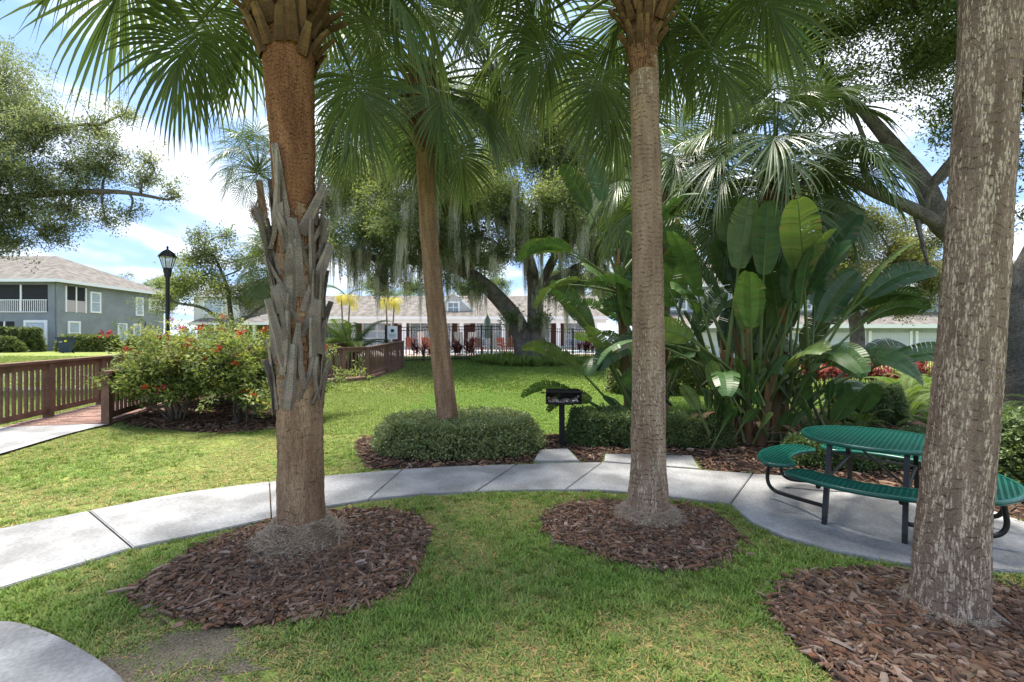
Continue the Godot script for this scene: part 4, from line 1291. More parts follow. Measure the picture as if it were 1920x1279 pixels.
# ------------------------------------------------------------------ garden plants
func hedge(called: String, label: String, category: String, at: Vector3, rx: float, rz: float, h: float, count: int, tints: Array, leaf: float, seed_: int, square := 2.4, group := "") -> void:
	# a clipped mass of small leaves on a twiggy inside
	var r := RandomNumberGenerator.new()
	r.seed = seed_
	var t := thing(called, label, category, at, 0.0, group)
	var b := MB.new()
	for i in 46:
		var a := r.randf() * TAU
		var rr := sqrt(r.randf()) * 0.85
		var p := Vector3(cos(a) * rx * rr * 0.85, 0, sin(a) * rz * rr * 0.85)
		var e := p + Vector3(r.randfn() * 0.1, h * r.randf_range(0.6, 0.9), r.randfn() * 0.1)
		b.tube([p, p.lerp(e, 0.5) + Vector3(r.randfn() * 0.03, 0, r.randfn() * 0.03), e], [0.011, 0.008, 0.004], 4, Color(0.10, 0.08, 0.06))
		for k in 3:
			var q := p.lerp(e, r.randf_range(0.3, 0.9))
			b.tube([q, q + Vector3(r.randfn() * 0.14, r.randf() * 0.14, r.randfn() * 0.14)], [0.005, 0.002], 3, Color(0.10, 0.08, 0.06))
	part("stems", b.done(), mats.bark_vertex, t)
	var f := FastNoiseLite.new(); f.seed = seed_; f.frequency = 2.2
	var sp := []
	for k in 2: sp.append(sprig(r, 12, 0.055, leaf, leaf * 0.55, Color(1, 1, 1), 0.8, false, 0.3))
	var xf := [[], []]
	var cs := [PackedColorArray(), PackedColorArray()]
	for i in count:
		# a point in a rounded slab, most of them near its skin
		var d := Vector3(r.randf_range(-1, 1), r.randf_range(0.0, 1), r.randf_range(-1, 1))
		var skin := pow(r.randf(), 0.22)
		var l := pow(pow(absf(d.x), square) + pow(absf(d.z), square), 1.0 / square)
		var m := maxf(l, d.y)
		if m < 0.05: continue
		d = d / m * skin
		l = pow(pow(absf(d.x), square) + pow(absf(d.z), square), 1.0 / square)
		var round_ := 1.0 - 0.22 * pow(l, 6.0) * pow(d.y, 2.0)
		var p := Vector3(d.x * rx * round_, d.y * h, d.z * rz * round_)
		p *= 1.0 + 0.07 * f.get_noise_3d(p.x + at.x, p.y, p.z)
		if p.y < 0.05: p.y = 0.05 + r.randf() * 0.06
		if p.y < h * 0.25 and r.randf() < 0.4: continue
		xf[i % 2].append(Transform3D(Basis.from_euler(Vector3(r.randfn() * 0.5, r.randf() * TAU, r.randfn() * 0.5)).scaled(Vector3.ONE * r.randf_range(0.7, 1.25)), p))
		cs[i % 2].append(jit(r, tints[r.randi() % tints.size()], 0.22))
	for k in 2: many("foliage", sp[k], mats.leaf_gloss, xf[k], cs[k], t)

func flower_shrub(label: String, at: Vector3, w: float, h: float, count: int, seed_: int) -> void:
	var r := RandomNumberGenerator.new()
	r.seed = seed_
	var t := thing("flowering_shrub", label, "shrub", at, 0.0, "red-flowered shrubs beside the boardwalk")
	var b := MB.new()
	var ends := []
	for k in 8:
		var a := TAU * k / 8.0 + r.randf_range(-0.3, 0.3)
		var p := Vector3(cos(a), 0, sin(a)) * r.randf_range(0.04, 0.16)
		var d := Vector3(cos(a) * r.randf_range(0.25, 0.75) * w, h, sin(a) * r.randf_range(0.25, 0.75) * w).normalized()
		fork(b, r, p, d, h * 0.62, 0.028, 2, ends, Color(0.25, 0.21, 0.17), 0.30)
	part("stems", b.done(), mats.bark, t)
	var xf := [[], [], []]
	var cs := [PackedColorArray(), PackedColorArray(), PackedColorArray()]
	var sp := []
	for k in 3: sp.append(sprig(r, 13, 0.10, 0.082, 0.032, Color(1, 1, 1), 0.7, true, 0.25))
	var tips := []
	for i in count:
		var p: Vector3
		if r.randf() < 0.4:
			p = ends[r.randi() % ends.size()] + Vector3(r.randfn(), r.randfn() * 0.7, r.randfn()) * 0.13
		else:
			var a := r.randf() * TAU
			var rr := sqrt(r.randf())
			var top := h * (0.78 + 0.22 * sin(a * 3.0 + seed_) * rr) * sqrt(maxf(0.05, 1.05 - rr * rr * 0.85))
			p = Vector3(cos(a) * rr * w, lerpf(h * 0.30 + 0.2 * rr, top, pow(r.randf(), 0.55)), sin(a) * rr * w * 0.8)
		if p.y < h * 0.22: continue
		var k := i % 3
		xf[k].append(Transform3D(Basis.from_euler(Vector3(r.randfn() * 0.4, r.randf() * TAU, r.randfn() * 0.4)).scaled(Vector3.ONE * r.randf_range(0.75, 1.25)), p))
		var tint := Color(0.19, 0.245, 0.075)
		if r.randf() < 0.35: tint = Color(0.29, 0.32, 0.10)
		elif r.randf() < 0.3: tint = Color(0.12, 0.17, 0.06)
		cs[k].append(jit(r, tint, 0.2))
		if p.y > h * 0.62 and r.randf() < 0.5: tips.append(p)
		elif r.randf() < 0.04: tips.append(p)
	for k in 3: many("foliage", sp[k], mats.leaf, xf[k], cs[k], t)
	var fl := []
	for k in 2:
		var m := MB.new()
		for i in 16:
			var d := Vector3(r.randfn(), r.randfn() * 0.5 + 0.6, r.randfn()).normalized()
			m.tube([d * 0.015, d * r.randf_range(0.045, 0.075)], [0.003, 0.006], 4, jit(r, [Color(0.48, 0.045, 0.05), Color(0.58, 0.10, 0.03)][k], 0.2))
		fl.append(m.done())
	for i in 26:
		if tips.is_empty(): break
		var p: Vector3 = tips[r.randi() % tips.size()]
		part("flower_cluster", fl[i % 2], mats.petal, t, Transform3D(Basis.from_euler(Vector3(r.randfn() * 0.4, r.randf() * TAU, r.randfn() * 0.4)).scaled(Vector3.ONE * r.randf_range(1.0, 1.8)), p + Vector3(0, 0.09, 0.08)))

var paddles := []
func bird_of_paradise(label: String, at: Vector3, leaves: Array, stems: Array, dead: int, seed_: int) -> void:
	# leaves: [foot x, foot y, foot z, turn in degrees, shape, size]; stems: canes with old sheaths
	var r := RandomNumberGenerator.new()
	r.seed = seed_
	var t := thing("bird_of_paradise", label, "plant", at)
	for s in stems:
		var b := MB.new()
		b.tube([Vector3(s[0], -0.05, s[1]), Vector3(lerpf(s[0], s[2], 0.5), s[3] * 0.5, lerpf(s[1], s[4], 0.5)), Vector3(s[2], s[3], s[4])], [0.085, 0.075, 0.06], 9, Color(0.15, 0.09, 0.055), Color(0.14, 0.12, 0.05))
		for i in 12:
			var u := r.randf()
			var a := r.randf() * TAU
			var p := Vector3(lerpf(s[0], s[2], u), s[3] * u, lerpf(s[1], s[4], u)) + Vector3(cos(a), 0, sin(a)) * 0.07
			var q := p + Vector3(cos(a) * 0.05, 0.30, sin(a) * 0.05)
			var w := Vector3(-sin(a), 0, cos(a)) * 0.035
			b.quad(p - w, p + w, q + w * 0.4, q - w * 0.4, jit(r, Color(0.20, 0.11, 0.055), 0.3))
		part("cane", b.done(), mats.bark_vertex, t)
	for l in leaves:
		var e: Array = paddles[l[4]]
		part("leaf", e[r.randi() % e.size()], mats.paddle, t, Transform3D(Basis(UPV, deg_to_rad(l[3])).scaled(Vector3.ONE * l[5]), Vector3(l[0], l[1], l[2])))
	for i in dead:
		var a := r.randf() * TAU
		part("dead_leaf", paddles[paddles.size() - 1][i % 2], mats.dry, t, Transform3D((Basis(UPV, a) * Basis(Vector3(0, 0, 1), r.randf_range(-0.5, 0.3))).scaled(Vector3(0.45, 0.45, 0.30) * r.randf_range(0.6, 1.1)), Vector3(cos(a) * 0.3, r.randf_range(0.05, 0.35), -sin(a) * 0.3)))

func build_garden() -> void:
	var r := RandomNumberGenerator.new()
	r.seed = 15
	var g1 := Color(0.050, 0.105, 0.034)
	var g2 := Color(0.065, 0.125, 0.034)
	# paddle leaf shapes, from upright to hanging, then small young ones and dry ones
	for s in [[1.38, 1.5, 1.05, 0.47, 0.035, 0.16], [1.15, 1.5, 1.15, 0.50, 0.06, 0.26], [0.90, 1.45, 1.2, 0.48, 0.09, 0.26], [0.62, 1.35, 1.15, 0.46, 0.12, 0.34], [0.30, 1.1, 1.1, 0.44, 0.13, 0.4], [1.1, 0.45, 0.50, 0.24, 0.06, 0.04], [0.45, 0.9, 1.1, 0.34, 0.14, 0.45]]:
		var set_ := []
		for k in 4: set_.append(banana_leaf(r, s[0] + r.randf_range(-0.08, 0.08), s[1], s[2], s[3], s[4], s[5], r.randf_range(-1.0, 1.0), [g1, g1 * 0.8, g2, Color(0.10, 0.155, 0.045)][k]))
		paddles.append(set_)
	var leaves := []
	# the main clump by the picnic table
	var fixed := [[0.0, 0.4, 0.1, 20, 1, 1.05], [0.1, 0.3, 0.2, -10, 1, 1.2], [0.5, 0.2, 0.2, 5, 2, 1.15], [0.9, 0.1, 0.1, 12, 3, 1.1], [0.6, 0.2, 0.3, -18, 3, 1.1], [0.8, 0.9, 0.2, -2, 4, 0.95], [-0.3, 0.6, 0.2, 165, 2, 1.1], [-0.3, 0.5, 0.3, 190, 3, 1.0], [-0.2, 0.8, 0.1, 150, 1, 1.1], [-0.1, 0.9, 0.2, 100, 0, 1.1], [0.05, 0.7, 0.35, -100, 0, 1.0], [0.3, 0.4, 0.3, -70, 0, 0.95], [0.7, 0.3, 0.1, 60, 0, 1.05], [-0.4, 0.5, 0.1, 215, 1, 1.0], [0.6, 0.3, 0.35, -40, 1, 1.0], [-0.1, 0.3, 0.45, -120, 1, 0.8], [0.9, 0.2, 0.0, 35, 2, 1.2], [-0.4, 0.9, 0.0, 175, 4, 1.0], [0.2, 1.0, 0.0, 45, 1, 1.1], [0.9, 0.9, 0.1, -12, 2, 0.9], [0.35, 0.8, 0.1, 110, 1, 1.1]]
	for l in fixed: leaves.append([l[0], l[1] + 0.45, l[2], l[3], l[4], l[5]])
	for i in 46: leaves.append([r.randf_range(-0.6, 1.0), r.randf_range(0.2, 1.3), r.randf_range(-0.6, 0.4), r.randf() * 360.0, [0, 1, 1, 2, 3][r.randi() % 5], r.randf_range(0.75, 1.05)])
	for i in 46: leaves.append([r.randf_range(-0.9, 1.3), r.randf_range(0.0, 0.7), r.randf_range(0.1, 0.6), r.randf() * 360.0, 5, r.randf_range(0.6, 1.1)])
	bird_of_paradise("large clump of dark paddle leaves behind the picnic table", on(3.75, 7.35), leaves, [[-0.25, 0.1, -0.35, 1.5, 0.1], [0.0, 0.1, -0.05, 1.8, 0.15], [0.15, 0.2, 0.3, 1.3, 0.3], [0.4, 0.0, 0.6, 1.2, 0.0], [-0.1, -0.2, 0.1, 1.8, -0.3], [-0.35, 0.25, -0.6, 1.1, 0.3]], 26, 3)
	leaves = []
	for l in [[0.0, 0.3, 0.1, 150, 0, 0.9], [0.1, 0.2, 0.1, 170, 1, 0.95], [-0.1, 0.2, 0.2, 185, 2, 0.9], [-0.1, 0.1, 0.2, 176, 3, 0.85], [0.0, 0.1, 0.2, 200, 3, 0.75], [0.1, 0.1, 0.2, 205, 1, 0.8], [-0.25, 2.8, 0, 165, 1, 0.85], [-0.25, 2.7, 0, 182, 3, 0.8], [-0.25, 2.5, 0, 176, 4, 0.75], [-0.25, 2.9, 0, 150, 0, 0.85], [-0.2, 2.8, 0, 20, 2, 0.8], [-0.2, 2.7, 0.1, -60, 2, 0.75], [-0.2, 2.5, 0.1, 205, 4, 0.8], [-0.25, 2.6, 0.1, 190, 3, 0.75], [0.2, 0.1, 0.2, 240, 2, 0.7], [0.2, 0.2, 0.1, 100, 1, 0.9], [-0.1, 0.05, 0.3, 195, 5, 0.9], [0, 0, 0.35, 170, 5, 0.9], [-0.2, 2.7, 0, 300, 1, 0.8], [0.0, 0.5, 0.15, 165, 1, 1.0], [0.05, 0.4, 0.2, 185, 0, 1.0]]:
		leaves.append(l)
	bird_of_paradise("tall bird of paradise with a reddish cane behind the straight palm", on(2.1, 8.0), leaves, [[0.0, 0.0, -0.25, 3.0, 0.0], [0.15, 0.1, 0.1, 1.2, 0.1]], 8, 4)
	leaves = []
	for i in 16: leaves.append([r.randf_range(-0.4, 0.4), r.randf_range(0.0, 1.2), r.randf_range(-0.3, 0.3), r.randf() * 360.0, [0, 1, 2, 2, 3][r.randi() % 5], r.randf_range(0.8, 1.1)])
	bird_of_paradise("paddle leaves in the shade between the two clumps", on(3.0, 9.2), leaves, [[0, 0, 0.1, 1.5, 0]], 4, 6)

	# clipped hedges
	var light := [Color(0.26, 0.31, 0.13), Color(0.21, 0.26, 0.10), Color(0.32, 0.36, 0.16), Color(0.15, 0.20, 0.08)]
	var deep := [Color(0.14, 0.205, 0.075), Color(0.18, 0.245, 0.085), Color(0.105, 0.16, 0.06)]
	hedge("round_hedge", "clipped round hedge of pale small leaves circling the slender palm", "hedge", on(-0.83, 7.15), 1.32, 1.0, 0.47, 9500, light, 0.040, 1)
	hedge("hedge", "low green hedge beside the grill post", "hedge", on(1.65, 7.35), 0.80, 0.42, 0.52, 4200, deep, 0.042, 2)
	hedge("hedge", "dark hedge at the foot of the tall paddle leaves", "hedge", on(2.9, 7.2), 0.60, 0.40, 0.48, 2600, deep, 0.034, 7)
	hedge("shrub", "dense dark green shrub beside the picnic table seat", "shrub", on(6.0, 4.95), 0.95, 0.75, 0.85, 5200, deep, 0.042, 3)
	hedge("ground_cover", "low leafy ground cover behind the picnic table", "plant", on(4.75, 6.1), 1.1, 0.42, 0.34, 3800, deep, 0.040, 4)
	hedge("ground_cover", "patch of low ground cover in the open garden bed", "plant", on(7.2, 7.0), 1.3, 0.6, 0.22, 2600, deep, 0.042, 5)
	hedge("shrub", "rounded dark shrub beneath the large oak", "shrub", on(7.2, 9.3), 0.7, 0.6, 0.75, 2400, deep, 0.05, 6)
	hedge("shrub", "rounded yellow-green shrub behind the tall bird of paradise", "shrub", on(4.3, 13.2), 1.6, 0.8, 1.3, 3400, [Color(0.16, 0.20, 0.05), Color(0.12, 0.16, 0.045)], 0.07, 8)
	# hedges before the grey house
	var hx := [[-38.0, 31.5, 4.2, 0.8, 1.05, "long trimmed green hedge along the grey house driveway"], [-36.6, 33.2, 2.4, 0.7, 1.75, "rounded taller hedge under the grey house porch"], [-31.2, 33.6, 2.2, 0.9, 1.2, "yellow-green hedge at the grey house corner"], [-27.4, 35.5, 2.8, 0.8, 1.1, "trimmed hedge along the grey house side wall"], [-25.2, 33.0, 1.6, 0.6, 0.7, "low shrub beside the trash bin verge"]]
	for i in hx.size():
		var q: Array = hx[i]
		hedge("hedge", q[5], "hedge", on(q[0], q[1]), q[2], q[3], q[4], 2600, [Color(0.15, 0.19, 0.055), Color(0.11, 0.16, 0.05), Color(0.20, 0.215, 0.06)] if i == 2 else [Color(0.12, 0.165, 0.055), Color(0.15, 0.19, 0.06)], 0.13, 20 + i, 3.0)

	flower_shrub("spreading red-flowered shrub overhanging the boardwalk post", on(-6.45, 8.7), 1.05, 1.65, 1500, 1)
	flower_shrub("tall red-flowered shrub with pale bare stems in the mulch", on(-5.35, 9.1), 1.0, 1.75, 1500, 2)
	flower_shrub("red-flowered shrub nearest the peeling palm", on(-4.6, 9.2), 0.75, 1.55, 1000, 3)
	flower_shrub("red-flowered shrub behind the others near the lamp post", on(-6.6, 10.6), 1.0, 1.75, 1100, 4)

	# red cordylines along the fences
	var reds := [Color(0.20, 0.035, 0.045), Color(0.28, 0.06, 0.07), Color(0.13, 0.03, 0.035), Color(0.33, 0.13, 0.12)]
	var ti := []
	for k in 4: ti.append(strap_plant(r, 22, 0.40, 0.06, reds, 3, 0.75, 0.35))
	var spots := []
	for x in [-5.2, -4.3, -4.0, -3.2, -2.75, -2.5, -2.2, -1.9]: spots.append([x, 20.6 + (x + 5.0) * 0.36, "red-leaved plant at the foot of the black pool fence"])
	for i in 16: spots.append([3.5 + i * 0.33 + r.randf_range(-0.1, 0.1), 22.8 + i * 0.12 + r.randf_range(-0.25, 0.25), "red-leaved plant in the row beyond the mossy oak"])
	for i in 34: spots.append([8.0 + i * 0.28 + r.randf_range(-0.15, 0.15), 14.6 + 0.05 * i + r.randf_range(-0.6, 0.6), "red-leaved plant in the bed by the garden fence"])
	for i in spots.size():
		var q: Array = spots[i]
		var t := thing("red_plant", q[2], "plant", on(q[0], q[1]), r.randf() * TAU, "red-leaved plants along the fences")
		part("leaves", ti[i % 4], mats.leaf_gloss, t, Transform3D(Basis().scaled(Vector3.ONE * r.randf_range(0.9, 1.3)), Vector3.ZERO))

	# the green bed round the oak
	var lily := [strap_plant(r, 16, 0.55, 0.03, [Color(0.17, 0.25, 0.06), Color(0.21, 0.29, 0.075)], 1, 0.0, 0.55), strap_plant(r, 14, 0.5, 0.03, [Color(0.15, 0.22, 0.06)], 1, 0.0, 0.6)]
	var xf := [[], []]
	var cs := [PackedColorArray(), PackedColorArray()]
	var bed := smooth_ring(poly2(BED_OAK), 2)
	for i in 900:
		var p := Vector2(r.randf_range(-2, 3.2), r.randf_range(-23.2, -18.6))
		if not Geometry2D.is_point_in_polygon(p, bed): continue
		if p.distance_to(Vector2(0.7, -21.4)) < 0.6: continue
		xf[i % 2].append(Transform3D(Basis(UPV, r.randf() * TAU).scaled(Vector3.ONE * r.randf_range(0.8, 1.25)), on(p.x, -p.y)))
		cs[i % 2].append(jit(r, Color.WHITE, 0.2))
	var lilies := Node3D.new()
	lilies.name = numbered("ground_cover")
	add_child(lilies)
	meta(lilies, "strappy green ground cover round the mossy oak's foot", "plant", "", "stuff")
	for k in 2: many("leaves", lily[k], mats.leaf, xf[k], cs[k], lilies)

	# ferns and feather palms
	var fern := [[], []]
	for e in [1.15, 0.8, 0.45]:
		fern[0].append(pinnate_frond(r, e, Color(0.115, 0.175, 0.04), 0.75, 22, 0.20, 0.020, 0.10))
		fern[1].append(pinnate_frond(r, e, Color(0.09, 0.145, 0.035), 2.3, 26, 0.24, 0.014, 0.075))
	fronds["fern"] = fern[0]
	fronds["feather"] = fern[1]
	var fs := [[5.7, 8.2, 0.9], [6.6, 8.6, 0.8], [7.7, 8.2, 1.0], [8.4, 9.6, 1.1], [9.2, 8.8, 1.0], [6.9, 6.0, 0.9], [7.3, 5.7, 1.0], [7.6, 6.6, 1.1], [8.2, 7.4, 1.1], [9.0, 10.6, 1.3], [10.6, 12.6, 1.4], [8.0, 11.0, 1.1], [7.2, 12.2, 1.1], [6.2, 9.8, 0.7], [8.9, 6.8, 1.3], [9.8, 8.0, 1.4], [10.0, 11.6, 1.4], [11.8, 13.2, 1.4], [6.0, 7.2, 0.6]]
	for q in fs:
		var t := thing("fern", "bright green fern in the shaded garden bed", "fern", on(q[0], q[1]), r.randf() * TAU, "ferns in the garden bed")
		for i in 15:
			part("frond", fern[0][i % 3], mats.leaf, t, Transform3D(Basis(UPV, i * 2.4 + r.randf() * 0.3).scaled(Vector3.ONE * q[2] * r.randf_range(0.8, 1.15)), Vector3.ZERO))
	for q in [[-6.55, 18.4, 0.9, "green feather palm clump rising behind the boardwalk rail"], [-7.6, 19.2, 0.85, "darker feather palm clump behind the boardwalk corner"]]:
		var t := thing("feather_palm", q[3], "palm", on(q[0], q[1]), 0.0)
		for i in 18:
			part("frond", fern[1][i % 3], mats.leaf, t, Transform3D(Basis(UPV, i * 2.4 + r.randf() * 0.3).scaled(Vector3.ONE * q[2] * r.randf_range(0.8, 1.1)), Vector3(0, 0.5, 0)))
		var b := MB.new()
		for i in 5: b.tube([Vector3(r.randfn() * 0.12, -0.1, r.randfn() * 0.12), Vector3(r.randfn() * 0.15, 0.7, r.randfn() * 0.15)], [0.05, 0.04], 6, Color(0.14, 0.13, 0.06))
		part("stem", b.done(), mats.bark_vertex, t)
	var yel := []
	for e in [0.7, 0.3, -0.1]: yel.append(pinnate_frond(r, e, Color(0.50, 0.44, 0.06), 1.5, 24, 0.36, 0.016, 0.14))
	for q in [[-11.0, 30.0, 4.1, "slender palm with bright yellow drooping leaves by the clubhouse end"], [-8.2, 30.5, 3.9, "slender twin-stemmed palm with yellow leaves before the clubhouse windows"]]:
		var t := thing("yellow_palm", q[3], "palm", on(q[0], q[1]), 0.0)
		var b := MB.new()
		for s in [-0.12, 0.15]: b.tube([Vector3(s, -0.1, 0), Vector3(s * 1.5, q[2] * 0.5, 0), Vector3(s * 2.2, q[2] - 0.3, 0)], [0.07, 0.055, 0.05], 7, Color(0.20, 0.18, 0.14))
		part("trunk", b.done(), mats.bark_vertex, t)
		for i in 13:
			part("frond", yel[i % 3] if i % 4 else fern[1][1], mats.leaf, t, Transform3D(Basis(UPV, i * 2.4).scaled(Vector3.ONE * r.randf_range(0.6, 0.9)), Vector3(0.1, q[2] - 0.35, 0)))

# ------------------------------------------------------------------ built things
func grate(b: MB, outline: PackedVector2Array, y: float, gap: float, bar: float, thick: float) -> void:
	# an open steel grid cut to an outline, with a rounded rim
	var lo := Vector2(1e9, 1e9)
	var hi := -lo
	for p in outline:
		lo = lo.min(p); hi = hi.max(p)
	for dir in 2:
		var u := (lo.x if dir == 0 else lo.y) + gap * 0.5
		var top := hi.x if dir == 0 else hi.y
		while u < top:
			var q := PackedVector2Array([Vector2(u - bar, lo.y - 1), Vector2(u + bar, lo.y - 1), Vector2(u + bar, hi.y + 1), Vector2(u - bar, hi.y + 1)]) if dir == 0 else PackedVector2Array([Vector2(lo.x - 1, u - bar), Vector2(hi.x + 1, u - bar), Vector2(hi.x + 1, u + bar), Vector2(lo.x - 1, u + bar)])
			for piece in Geometry2D.intersect_polygons(outline, q):
				b.prism(piece, y - thick - dir * 0.0015, y - dir * 0.0015, Color.WHITE)
			u += gap

func rim(b: MB, outline: PackedVector2Array, y: float, h: float) -> void:
	var pts := []
	for p in outline: pts.append(Vector3(p.x, y, p.y))
	pts.append(pts[0]); pts.append(pts[1])
	var m := pts.size() - 1
	# a rolled apron: several rows swept round the outline
	var prof := [Vector2(-0.03, 0.002), Vector2(-0.012, 0.004), Vector2(0.0, -0.004), Vector2(0.004, -h * 0.5), Vector2(0.0, -h + 0.003), Vector2(-0.008, -h)]
	var k := b.v.size()
	var cw := Geometry2D.is_polygon_clockwise(outline)
	for i in m:
		var t: Vector3 = (pts[(i + 1) % m] - pts[(i - 1 + m) % m]).normalized()
		if i == m - 1: t = (pts[1] - pts[m - 2]).normalized()
		if i == 0: t = (pts[1] - pts[m - 2]).normalized()
		var out := Vector3(t.z, 0, -t.x) * (-1.0 if cw else 1.0)
		var probe := Vector2(pts[i].x, pts[i].z) + Vector2(out.x, out.z) * 0.004
		if Geometry2D.is_point_in_polygon(probe, outline): out = -out
		for j in prof.size():
			b.v.append(pts[i] + out * prof[j].x + Vector3(0, prof[j].y, 0))
			var a: Vector2 = prof[maxi(j - 1, 0)]
			var c: Vector2 = prof[mini(j + 1, prof.size() - 1)]
			var d := (c - a).normalized()
			b.n.append((out * -d.y + UPV * d.x).normalized())
			b.c.append(Color.WHITE)
			b.uv.append(Vector2.ZERO)
	var w := prof.size()
	for i in m - 1:
		for j in w - 1:
			var q := k + i * w + j
			b.face(q, q + w, q + 1, b.n[q] + b.n[q + w + 1])
			b.face(q + 1, q + w, q + w + 1, b.n[q] + b.n[q + w + 1])

func build_table() -> void:
	var t := thing("picnic_table", "round green metal picnic table with curved bench seats on black legs", "picnic table", V(3.42, 4.3, 0.031), 0.0)
	# local +x runs along the direction of the near bench; the frame is turned with the table
	t.rotation.y = deg_to_rad(-135.0)
	var ring := PackedVector2Array()
	for i in 56: ring.append(Vector2(cos(TAU * i / 56), sin(TAU * i / 56)) * 0.58)
	var b := MB.new()
	grate(b, ring, 0.71, 0.036, 0.0070, 0.006)
	rim(b, ring, 0.712, 0.034)
	part("table_top", b.done(), mats.green_metal, t)
	var s := MB.new()
	var seat := PackedVector2Array()
	var half := deg_to_rad(33.0)
	for i in 17:
		var a := lerpf(-half, half, i / 16.0)
		seat.append(Vector2(cos(a), sin(a)) * 0.965)
	for i in 6:
		var a := PI * (i + 1) / 7.0
		seat.append(Vector2(cos(half), sin(half)) * (0.815 + 0.15 * cos(a)) + Vector2(-sin(half), cos(half)) * 0.10 * sin(a))
	for i in 13:
		var a := lerpf(half, -half, i / 12.0)
		seat.append(Vector2(cos(a), sin(a)) * 0.665)
	for i in 6:
		var a := PI * (i + 1) / 7.0
		seat.append(Vector2(cos(half), -sin(half)) * (0.815 - 0.15 * cos(a)) + Vector2(-sin(half), -cos(half)) * 0.10 * sin(a))
	grate(s, seat, 0.43, 0.036, 0.0070, 0.006)
	rim(s, seat, 0.432, 0.034)
	var sm := s.done()
	for k in 4: part("bench_seat", sm, mats.green_metal, t, Transform3D(Basis(UPV, PI / 2 * k), Vector3.ZERO))
	# two frames along local x, each with a pair of flat legs
	for z in [-0.27, 0.27]:
		for x in [-1.0, 1.0]:
			var l := MB.new()
			var foot := Vector3(x * 0.66, 0.0, z)
			var top := Vector3(x * 0.42, 0.69, z)
			for e in 9:
				var u0 := e / 9.0
				var u1 := (e + 1) / 9.0
				var w0 := 0.030 + 0.012 * sin(PI * u0)
				var w1 := 0.030 + 0.012 * sin(PI * u1)
				if e == 0: w0 = 0.018
				var p := foot.lerp(top, u0)
				var q := foot.lerp(top, u1)
				l.quad(p + Vector3(-w0, 0, 0.018), p + Vector3(w0, 0, 0.018), q + Vector3(w1, 0, 0.018), q + Vector3(-w1, 0, 0.018), Color.WHITE)
				l.quad(p + Vector3(w0, 0, -0.018), p + Vector3(-w0, 0, -0.018), q + Vector3(-w1, 0, -0.018), q + Vector3(w1, 0, -0.018), Color.WHITE)
				l.quad(p + Vector3(w0, 0, 0.018), p + Vector3(w0, 0, -0.018), q + Vector3(w1, 0, -0.018), q + Vector3(w1, 0, 0.018), Color.WHITE)
				l.quad(p + Vector3(-w0, 0, -0.018), p + Vector3(-w0, 0, 0.018), q + Vector3(-w1, 0, 0.018), q + Vector3(-w1, 0, -0.018), Color.WHITE)
			l.quad(foot + Vector3(-0.018, 0, -0.018), foot + Vector3(0.018, 0, -0.018), foot + Vector3(0.018, 0, 0.018), foot + Vector3(-0.018, 0, 0.018), Color.WHITE)
			part("leg", l.done(), mats.black_metal, t)
			# bracket that carries the bench on this side
			var c := MB.new()
			c.tube([Vector3(x * 0.50, 0.40, z), Vector3(x * 0.90, 0.385, z)], [0.019, 0.019], 10, Color.WHITE)
			part("seat_bracket", c.done(), mats.black_metal, t)
		var rail := MB.new()
		rail.tube([Vector3(-0.43, 0.67, z), Vector3(0.43, 0.67, z)], [0.02, 0.02], 10, Color.WHITE)
		rail.tube([Vector3(-0.52, 0.385, z), Vector3(0.52, 0.385, z)], [0.016, 0.016], 8, Color.WHITE)
		part("frame_rail", rail.done(), mats.black_metal, t)
	# the other two benches hang on bent tubes that run low across the ground
	for e in [-1.0, 1.0]:
		for x in [-0.24, 0.24]:
			var p := smooth_line([Vector3(x, 0.40, e * 0.82), Vector3(x, 0.085, e * 0.86), Vector3(x * 1.5, 0.085, e * 0.55), Vector3(x * 2.35, 0.13, e * 0.29)], 3)
			var rad := []
			for q in p: rad.append(0.019)
			var m := MB.new()
			m.tube(p, rad, 10, Color.WHITE)
			part("seat_tube", m.done(), mats.black_metal, t)
	var br := MB.new()
	br.tube([Vector3(-0.45, 0.40, -0.27), Vector3(0.45, 0.60, 0.27)], [0.011, 0.011], 7, Color.WHITE)
	br.tube([Vector3(0.45, 0.40, -0.27), Vector3(-0.45, 0.60, 0.27)], [0.011, 0.011], 7, Color.WHITE)
	part("brace", br.done(), mats.black_metal, t)

